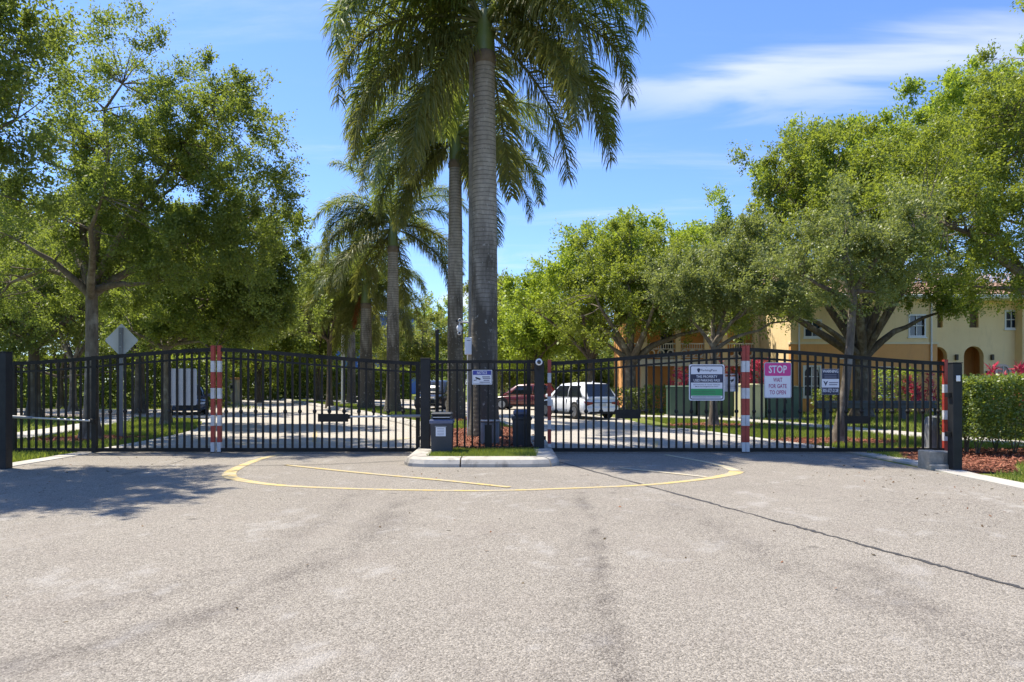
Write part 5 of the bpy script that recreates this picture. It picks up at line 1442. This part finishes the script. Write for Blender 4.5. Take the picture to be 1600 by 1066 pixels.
# ================================================================== signs
def lettering(parent, text, cx, cz, wd, ht, y, mat, bold=.0, name='lettering'):
    """flat printed words, fitted into a width and height, facing the road"""
    cu = bpy.data.curves.new(name, 'FONT'); cu.body = text; cu.align_x = 'CENTER'; cu.resolution_u = 2; cu.offset = bold
    to = bpy.data.objects.new(name, cu); COL.objects.link(to)
    dg = bpy.context.evaluated_depsgraph_get()
    me = bpy.data.meshes.new_from_object(to.evaluated_get(dg))
    bpy.data.objects.remove(to); bpy.data.curves.remove(cu)
    n = len(me.vertices); co = np.zeros(n * 3, np.float32); me.vertices.foreach_get('co', co); co = co.reshape(-1, 3)
    lo, hi = co.min(0), co.max(0); sp = hi - lo
    out = np.zeros_like(co)
    out[:, 0] = (co[:, 0] - (lo[0] + hi[0]) / 2) / sp[0] * wd + cx
    out[:, 2] = (co[:, 1] - (lo[1] + hi[1]) / 2) / sp[1] * ht + cz
    out[:, 1] = y
    me.vertices.foreach_set('co', out.ravel()); me.update(); me.name = name
    me.materials.clear()
    return link_mesh(name, me, parent, [M[mat]])
def plate(parent, name, x0, x1, z0, z1, y, th, mat, r=.0):
    poly = rrect(x0, x1, z0, z1, r) if r else [(x0, z0), (x1, z0), (x1, z1), (x0, z1)]
    return MB().prism(poly, y, y + th, 'xz').build(name, M[mat], parent)
SY = GY - .075
def sign(label, pa, pb, ya, yb, Y=SY, cat='sign', face='sign_white', r=.045, name='sign', group=None, back='sign_back'):
    a, b_ = P(pa, ya, Y), P(pb, yb, Y)
    root = empty(name, ((a.x + b_.x) / 2, Y, (a.z + b_.z) / 2)); tag(root, label, cat, group)
    W, H = (b_.x - a.x) / 2, (a.z - b_.z) / 2
    plate(root, 'panel', -W, W, -H, H, 0, .006, face, r)
    for sx in (0,):
        for sz in (-.82, .82): MB().lathe([(.0, -.006), (.01, -.005), (.011, -.0005)], 8, (sx, 0, sz * H), False, 'y').build('bolt', M['steel'], root)
    return root, W, H
# parking sign
s, W, H = sign('white square parking sign with navy border and green bar', 1076.5, 1132, 569.5, 626)
k = 2 * W / 55.5
def frame(root, W, H, t, r, y, mat):
    o, i_ = rrect(-W, W, -H, H, r), rrect(-W + t, W - t, -H + t, H - t, max(.004, r - t))
    n = len(o); vs = [(p[0], y, p[1]) for p in o] + [(p[0], y, p[1]) for p in i_]
    MB().add(vs, [(j, (j + 1) % n, n + (j + 1) % n, n + j) for j in range(n)]).build('border', M[mat], root)
frame(s, W - 1.6 * k, H - 1.6 * k, 1.5 * k, .05, -.0015, 'navy')
zt = lambda py: H - (py - 569.5) * k
plate(s, 'band', -W + 3.0 * k, W - 3.0 * k, zt(598), zt(584.8), -.002, .0015, 'navy')
plate(s, 'band', -W + 3.2 * k, W - 3.2 * k, zt(618.5), zt(607.5), -.002, .0015, 'green_print')
lettering(s, 'THIS PROPERTY', 0, zt(588.6), 33 * k, 4.0 * k, -.0035, 'sign_white', .012)
lettering(s, 'USES PARKING PASS', 0, zt(594.4), 41 * k, 4.0 * k, -.0035, 'sign_white', .012)
lettering(s, 'ParkingPass', 3.2 * k, zt(579.1), 25 * k, 4.2 * k, -.002, 'navy', .006)
MB().lathe([(2.5 * k, -.002), (1.4 * k, -.0021)], 18, (-12.6 * k, 0, zt(578)), False, 'y').build('emblem', M['navy'], s)
MB().prism([(-14 * k, zt(582)), (-11.2 * k, zt(582)), (-11.2 * k, zt(579.8)), (-14 * k, zt(579.8))], -.003, -.0023, 'xz').build('emblem', M['navy'], s)
lettering(s, 'All Resident & Guest Vehicles', 0, zt(600.9), 42 * k, 2.3 * k, -.002, 'faint', .01)
lettering(s, 'Must be Registered 24/7', 0, zt(604.3), 36 * k, 2.3 * k, -.002, 'navy', .01)
plate(s, 'print_line', -W + 5 * k, W - 6 * k, zt(621.2), zt(619.6), -.002, .0012, 'faint')
plate(s, 'print_line', -W + 7 * k, W - 14 * k, zt(611.8), zt(611.1), -.0035, .0012, 'transformer')
plate(s, 'print_line', -W + 7 * k, W - 14 * k, zt(614.8), zt(614.1), -.0035, .0012, 'transformer')
# stop sign
s, W, H = sign('pink topped sign reading STOP WAIT FOR GATE TO OPEN', 1194, 1236.5, 566.5, 622)
k = 2 * W / 42.5; zt = lambda py: H - (py - 566.5) * k
MB().prism([p for p in rrect(-W + .8 * k, W - .8 * k, zt(587.6), H - .8 * k, .04)], -.002, -.0005, 'xz').build('band', M['pink'], s)
lettering(s, 'STOP', 0, zt(577.2), 28.5 * k, 12.2 * k, -.0035, 'sign_white', .02)
lettering(s, 'WAIT', 0, zt(593.6), 14.5 * k, 6.6 * k, -.002, 'pink_dark', .018)
lettering(s, 'FOR GATE', 0, zt(603.4), 28 * k, 6.6 * k, -.002, 'pink_dark', .018)
lettering(s, 'TO OPEN', 0, zt(613.2), 25.5 * k, 6.6 * k, -.002, 'pink_dark', .018)
frame(s, W - .6 * k, H - .6 * k, .5 * k, .042, -.0028, 'faint')
# small white warning sign behind the gate
s, W, H = sign('small white warning sign with orange header partly behind parking sign', 1132.5, 1153.5, 584.5, 612, GY + .06, r=.0)
k = 2 * W / 21; zt = lambda py: H - (py - 584.5) * k
plate(s, 'band', -W + .8 * k, W - .8 * k, zt(588.6), zt(585.6), -.002, .0015, 'orange_print')
lettering(s, 'WARNING', .0, zt(587.1), 14 * k, 2.0 * k, -.0035, 'ink', .012)
mb = MB()
for (xa, za, xb, zb2, xc, zc) in ((-3.2, 594.6, 2.4, 592.6, 3.0, 595.6), (-1.0, 594.8, 2.6, 595.0, .2, 598.2), (2.2, 592.2, 3.6, 591.6, 3.2, 596.6)):
    mb.add([(xa * k, -.002, zt(za)), (xb * k, -.002, zt(zb2)), (xc * k, -.002, zt(zc))], [(0, 1, 2)])
mb.build('pictogram', M['ink'], s)
for py in (601.5, 603.8, 606.1): plate(s, 'print_line', -W + 3 * k, W - 3 * k, zt(py + .7), zt(py), -.002, .0012, 'faint')
# towing sign
s, W, H = sign('navy and white towing sign reading WARNING left of the slim tree', 1284, 1311, 576.5, 617, GY - .06, r=.0)
k = 2 * W / 27; zt = lambda py: H - (py - 576.5) * k
plate(s, 'band', -W + .3 * k, W - .3 * k, zt(592.2), H - .2 * k, -.002, .0015, 'navy'); plate(s, 'band', -W + .3 * k, W - .3 * k, -H + .2 * k, zt(605.6), -.002, .0015, 'navy')
lettering(s, 'WARNING', 0, zt(580.2), 24.5 * k, 4.8 * k, -.0035, 'sign_white', .015)
for py in (585.2, 587.6, 590.0): plate(s, 'print_line', -W + 4 * k, W - 4 * k, zt(py + .8), zt(py), -.0035, .0012, 'faint')
vv = [(-11.2, 595.2), (-8.6, 596.4), (-7.4, 598.8), (-6.2, 596.4), (-3.6, 595.2), (-6, 600), (-7.4, 603.4), (-8.8, 600)]
MB().prism([(x * k, zt(y)) for x, y in reversed(vv)], -.003, -.0008, 'xz').build('emblem', M['navy'], s)
for py, wd_ in ((597.2, 14.5), (600.4, 13)): plate(s, 'print_line', -2.2 * k, (-2.2 + wd_) * k, zt(py + 1.6), zt(py), -.002, .0012, 'faint')
lettering(s, '305-577-2128', 0, zt(610.2), 24 * k, 5.4 * k, -.0035, 'sign_white', .015)
# notice sign on the fence panel
s, W, H = sign('small blue and white NOTICE sign with camera picture on the fence panel', 737.5, 769, 578.2, 601, FYp - .06, r=.015)
k = 2 * W / 31.5; zt = lambda py: H - (py - 578.2) * k
plate(s, 'band', -W + 1.6 * k, W - 1.6 * k, zt(586), H - 1 * k, -.002, .0015, 'blue')
lettering(s, 'NOTICE', 0, zt(582.6), 15.5 * k, 4.4 * k, -.0035, 'sign_white', .012)
frame(s, W - .9 * k, H - .9 * k, .5 * k, .014, -.001, 'navy')
cam_ = [(-11, 590.4), (-9.6, 589.2), (-2.4, 591.6), (-2.2, 593), (-3.6, 593.9), (-8.6, 592.2)]
MB().prism([(x * k, zt(y)) for x, y in reversed(cam_)], -.002, -.0008, 'xz').build('pictogram', M['ink'], s)
MB().prism([(-13 * k, zt(595)), (-9 * k, zt(594.6)), (-8.4 * k, zt(592.6)), (-9 * k, zt(592.4)), (-9.8 * k, zt(593.8)), (-13 * k, zt(594))], -.002, -.0008, 'xz').build('pictogram', M['ink'], s)
for x_, py, wd_ in ((.2, 588.2, 12), (1, 590.6, 12), (2.5, 593.6, 9)): plate(s, 'print_line', x_ * k, (x_ + wd_) * k, zt(py + 1.6), zt(py), -.002, .0012, 'faint')
plate(s, 'print_line', -4 * k, 12.5 * k, zt(598), zt(596.6), -.002, .0012, 'faint')
# blank back of the stop sign on the exit gate
a, b_ = P(264.5, 576, GY + .05), P(307.5, 633.5, GY + .05)
s = empty('sign', ((a.x + b_.x) / 2, GY + .05, (a.z + b_.z) / 2)); tag(s, 'blank pale back of a sign hung behind the left gate pickets', 'sign')
W, H = (b_.x - a.x) / 2, (a.z - b_.z) / 2
plate(s, 'panel', -W, W, -H, H, 0, .006, 'sign_back', .05)
# back of the diamond road sign on its post
dY = 21.5; c = P(190, 532, dY)
s = empty('road_sign', (c.x, dY, 0)); tag(s, 'bare back of a diamond road sign on a grey post', 'sign')
h = 25.5 * dY / FOC
pts = []
for q in range(4):
    for e in np.linspace(-35, 35, 4):
        a_ = R(90 * q + e * 1.0); pts.append(((h - .06) * math.cos(R(90 * q)) + .06 * math.cos(a_), (h - .06) * math.sin(R(90 * q)) + .06 * math.sin(a_) + c.z))
MB().prism(pts, .0, .006, 'xz').build('panel', M['sign_back'], s)
MB().box(-.055, .055, -.075, -.003, -.1, c.z + h * .78, .006).build('post', M['grey_paint'], s)
for dz in (-.2, .2): MB().lathe([(.0, -.086), (.016, -.085), (.018, -.0755)], 8, (0, 0, c.z + dz), False, 'y').build('bolt', M['steel'], s)

# ================================================================== cars
def car(label, x, y, rz, paint, L=4.55, W=1.86, H=1.68, kind='suv', group='cars beyond the gate', roof_rack=False, plate_=True, cat='car'):
    """forward is +x; sections lofted along the length"""
    root = empty('parked_car', (x, y, 0), rz); tag(root, label, cat, group)
    hl, hw = L / 2, W / 2
    gc = .21                                   # ground clearance
    bel = H * .575                              # belt line
    # lower body: x, half width factor, underside, belt height
    st = [(-hl, .80, .42, bel * .80), (-hl + .05, .90, .34, bel * .90), (-hl + .22, .97, .27, bel), (-hl + .9, 1, gc, bel), (0, 1, gc, bel * .985), (hl - 1.35, 1, gc, bel * .96), (hl - .9, .985, gc, bel * .915), (hl - .4, .94, .24, bel * .85), (hl - .12, .85, .28, bel * .76), (hl, .72, .36, bel * .62)]
    rings = []
    for x_, f, z0, z1 in st:
        w_ = hw * f
        half = [(w_ * .80, z0), (w_ * .96, z0 + .10), (w_ * 1.0, z0 + (z1 - z0) * .35), (w_ * .995, z0 + (z1 - z0) * .62), (w_ * .965, z1 - .09), (w_ * .90, z1 - .015), (w_ * .6, z1 + .012)]
        rings.append([(x_, a, z) for a, z in half] + [(x_, -a, z) for a, z in reversed(half)])
    body = MB().loft(rings, True, True).build('body', M[paint], root)
    try:
        for p in body.data.polygons: p.use_smooth = True
    except Exception: pass
    # cabin
    if kind == 'pickup': cab = (-.35, -.15, .75, 1.55)
    elif kind == 'sedan': cab = (-hl + .5, -hl + 1.2, .55, 1.35)
    else: cab = (-hl + .06, -hl + .62, .42, hl - .98)
    xr0, xr1, xf1, xf0 = cab                   # rear base, rear top, front top, front base
    wb, wt, zt_ = hw * .90, hw * .70, H
    def ring(x_, b_, t_, z1):
        half = [(b_, bel - .06), (b_ * .5 + t_ * .5 + .02, bel + (z1 - bel) * .5), (t_, z1 - .09), (t_ * .88, z1 - .025), (t_ * .4, z1)]
        return [(x_, a, z) for a, z in half] + [(x_, -a, z) for a, z in reversed(half)]
    secs = [ring(xr0, wb, wb * .96, bel + .03), ring(xr0 + (xr1 - xr0) * .5, wb, (wb + wt) / 2, (bel + zt_) / 2 + .03), ring(xr1, wb, wt, zt_ - .035), ring((xr1 * .6 + xf1 * .4), wb, wt * 1.02, zt_ + .01), ring((xr1 + xf1) / 2, wb, wt * 1.02, zt_ + .015), ring(xf1, wb, wt, zt_ - .04), ring(xf1 + (xf0 - xf1) * .5, wb, (wb + wt) / 2, (bel + zt_) / 2 + .04), ring(xf0, wb, wb * .94, bel + .02)]
    cabin = MB().loft(secs, True, True).build('cabin', M[paint], root)
    # side glass, set a little proud of the cabin sides
    zm = bel + (zt_ + .01 - bel) * .5
    def side_y(z):
        m_ = (wb + wt) / 2 + .03
        if z < zm: return wb + (m_ - wb) * (z - bel + .06) / (zm - bel + .06) + .014
        return m_ + (wt * 1.02 - m_) * (z - zm) / (zt_ - .08 - zm) + .014
    def sidepoly(pts, sgn):
        (xa, q0), (xb, _), (xc, q1), (xd, _) = pts
        rows = []
        for t in (0, .25, .5, .75, 1):
            q = q0 + (q1 - q0) * t; z = bel + (zt_ - .09 - bel) * q
            rows.append([(xa + (xd - xa) * t, sgn * side_y(z), z), (xb + (xc - xb) * t, sgn * side_y(z), z)])
        return rows
    def panes(xa, xb, xc, xd):
        return [(xa, .07), (xb, .07), (xc, .9), (xd, .9)]
    mid = (xr1 + xf1) / 2
    sides = [panes(mid + .06, xf0 - .42, xf1 - .08, mid + .06)] if kind == 'pickup' else \
        [panes(mid + .05, xf0 - .45, xf1 - .06, mid + .05), panes(mid - .85, mid - .03, mid - .03, mid - .85)]
    if kind == 'suv': sides.append(panes(xr0 + .36, mid - .93, mid - .93, xr1 + .22))
    for sg in (1, -1):
        for sp in sides:
            rows = sidepoly(sp, sg); vs = []; fs = []
            for r_ in rows:
                (x0_, y_, z_), (x1_, _, _) = r_
                vs += [(x0_, y_, z_), (x1_, y_, z_), (x1_, y_ - sg * .05, z_), (x0_, y_ - sg * .05, z_)]
            for i in range(len(rows) - 1):
                for j in range(4): fs.append((4 * i + j, 4 * i + (j + 1) % 4, 4 * i + 4 + (j + 1) % 4, 4 * i + 4 + j))
            fs += [(0, 1, 2, 3), tuple(4 * (len(rows) - 1) + j for j in (3, 2, 1, 0))]
            MB().add(vs, fs).build('side_window', M['glass'], root)
    # rear window and windscreen
    def endglass(nm, xb, xt, s_, z0q, z1q):
        z0, z1 = bel + (zt_ - bel) * z0q, bel + (zt_ - bel) * z1q
        def pt(q, side):
            x_ = xb + (xt - xb) * q + s_ * .035
            wd = (wb + (wt - wb) * q) * .86
            return (x_, side * wd, bel + (zt_ - bel) * q)
        vs = [pt(z0q, 1), pt(z0q, -1), pt(z1q, -1), pt(z1q, 1)]
        inn = [(x_ - s_ * .03, y_, z_) for x_, y_, z_ in vs]
        MB().add(vs + inn, [(0, 1, 2, 3), (7, 6, 5, 4)] + [(i, (i + 1) % 4, 4 + (i + 1) % 4, 4 + i) for i in range(4)]).build(nm, M['glass'], root)
    endglass('rear_window', xr0, xr1, -1, .12, .9)
    endglass('windscreen', xf0, xf1, 1, .10, .88)
    if kind == 'pickup':
        MB().box(-hl + .1, -.42, -hw * .84, hw * .84, bel - .03, bel + .02).build('tonneau_cover', M['dark'], root)
    # wheels
    wr = .35 if kind != 'sedan' else .33
    for xw in (hl - .92, -hl + .92):
        for sg in (1, -1):
            arch = [(xw + (wr + .075) * math.cos(a), wr + .02 + (wr + .075) * math.sin(a)) for a in np.linspace(0, math.pi, 13)] + [(xw - wr - .075, gc - .0), (xw + wr + .075, gc - .0)]
            MB().prism(arch, sg * (hw * .90), sg * (hw + .006), 'xz').build('wheel_arch', M['dark'], root)  # dark half disc stands for the shaded, uncut wheel well
            wh = MB().lathe([(wr * .62, -.11), (wr * .95, -.11), (wr, -.07), (wr, .07), (wr * .95, .11), (wr * .62, .11)], 22, (xw, sg * (hw - .09), wr), True, 'y').build('wheel', M['dark'], root)
            rim = MB()
            rim.lathe([(wr * .66, -.015), (wr * .64, .015), (.0, .015)], 18, (xw, sg * (hw + .006), wr), False, 'y')
            for k in range(5):
                a = 2 * math.pi * k / 5 + .3
                d, e = (math.cos(a), math.sin(a)), (-math.sin(a), math.cos(a))
                q = [(xw + d[0] * r_ + e[0] * s_ * .035, wr + d[1] * r_ + e[1] * s_ * .035) for r_, s_ in ((.05, 1), (wr * .6, 1), (wr * .6, -1), (.05, -1))]
                rim.prism(q, sg * (hw + .022), sg * (hw + .034), 'xz')
            rim.build('rim', M['rim'], wh)
    # lights, bumpers, plate
    for sg in (1, -1):
        tl = [(sg * hw * .93, bel * .86), (sg * hw * .50, bel * .82), (sg * hw * .50, bel * .74), (sg * hw * .90, bel * .66)]
        MB().prism(tl if sg > 0 else list(reversed(tl)), -hl - .012, -hl + .2, 'yz').build('tail_light', M['taillight'], root)
        hp = [(sg * hw * .80, bel * .74), (sg * hw * .42, bel * .69), (sg * hw * .42, bel * .60), (sg * hw * .74, bel * .62)]
        MB().prism(hp if sg > 0 else list(reversed(hp)), hl - .2, hl - .01, 'yz').build('headlight', M['headlight'], root)
        MB().box(xf0 - .5, xf0 - .28, sg * (hw + .01) if sg > 0 else -hw - .2, hw + .2 if sg > 0 else -hw - .01, bel + .0, bel + .16, .03).build('mirror', M[paint], root)
        MB().box(mid - .5, mid - .34, sg * hw * .985 if sg > 0 else -hw - .03, hw + .03 if sg > 0 else -hw * .985, bel * .84, bel * .86).build('door_handle', M['rim'], root)
        for xs_ in (mid, mid - .95): MB().box(xs_ - .008, xs_ + .008, hw * .95 if sg > 0 else -hw - .004, hw + .004 if sg > 0 else -hw * .95, gc + .14, bel - .06).build('door_seam', M['dark'], root)
        MB().box(-hl + 1.4, hl - 1.4, hw * .9 if sg > 0 else -hw - .012, hw + .012 if sg > 0 else -hw * .9, gc - .01, gc + .11).build('sill', M['dark'], root)
    MB().box(-hl - .06, -hl + .2, -hw * .86, hw * .86, .34, .58, .04).build('rear_bumper', M[paint], root)
    MB().box(-hl - .065, -hl + .2, -hw * .74, hw * .74, .27, .375, .02).build('bumper_trim', M['dark'], root)
    MB().box(-hl - .025, -hl + .1, -hw * .52, hw * .52, bel * .78, bel * .81, .005).build('chrome_strip', M['dark'], root)
    MB().box(-hl - .035, -hl + .1, -.17, .17, bel * .64, bel * .74, .003).build('licence_plate', M['plate'], root)
    MB().box(hl - .12, hl + .01, -hw * .55, hw * .55, bel * .38, bel * .60, .02).build('grille', M['dark'], root)
    if roof_rack:
        MB().lathe([(.05, 0), (.03, .05), (.0, .09)], 8, (xr1 + .25, 0, H - .02)).build('aerial_fin', M[paint], root)
    return root
c = P(914, 600, 32.6)
car('white car with dark windows driving away beyond the right gate', P(901, 600, 33.4).x, 33.4, R(90 + 25), 'carwhite', 4.6, 1.86, 1.67, 'suv', roof_rack=True)
car('red car parked nose left behind the island fence', P(822, 600, 44).x, 44, R(180 - 14), 'carred', 4.5, 1.84, 1.62, 'suv')
car('black pickup facing the gate left of the second palm', P(688, 600, 46).x, 46, R(-90 - 14), 'carblack', 5.2, 1.95, 1.82, 'pickup', cat='pickup')
car('dark blue car parked in the side street behind the blank sign back', P(292, 600, 37.5).x, 37.5, R(-62), 'carblue', 4.6, 1.84, 1.62, 'suv')
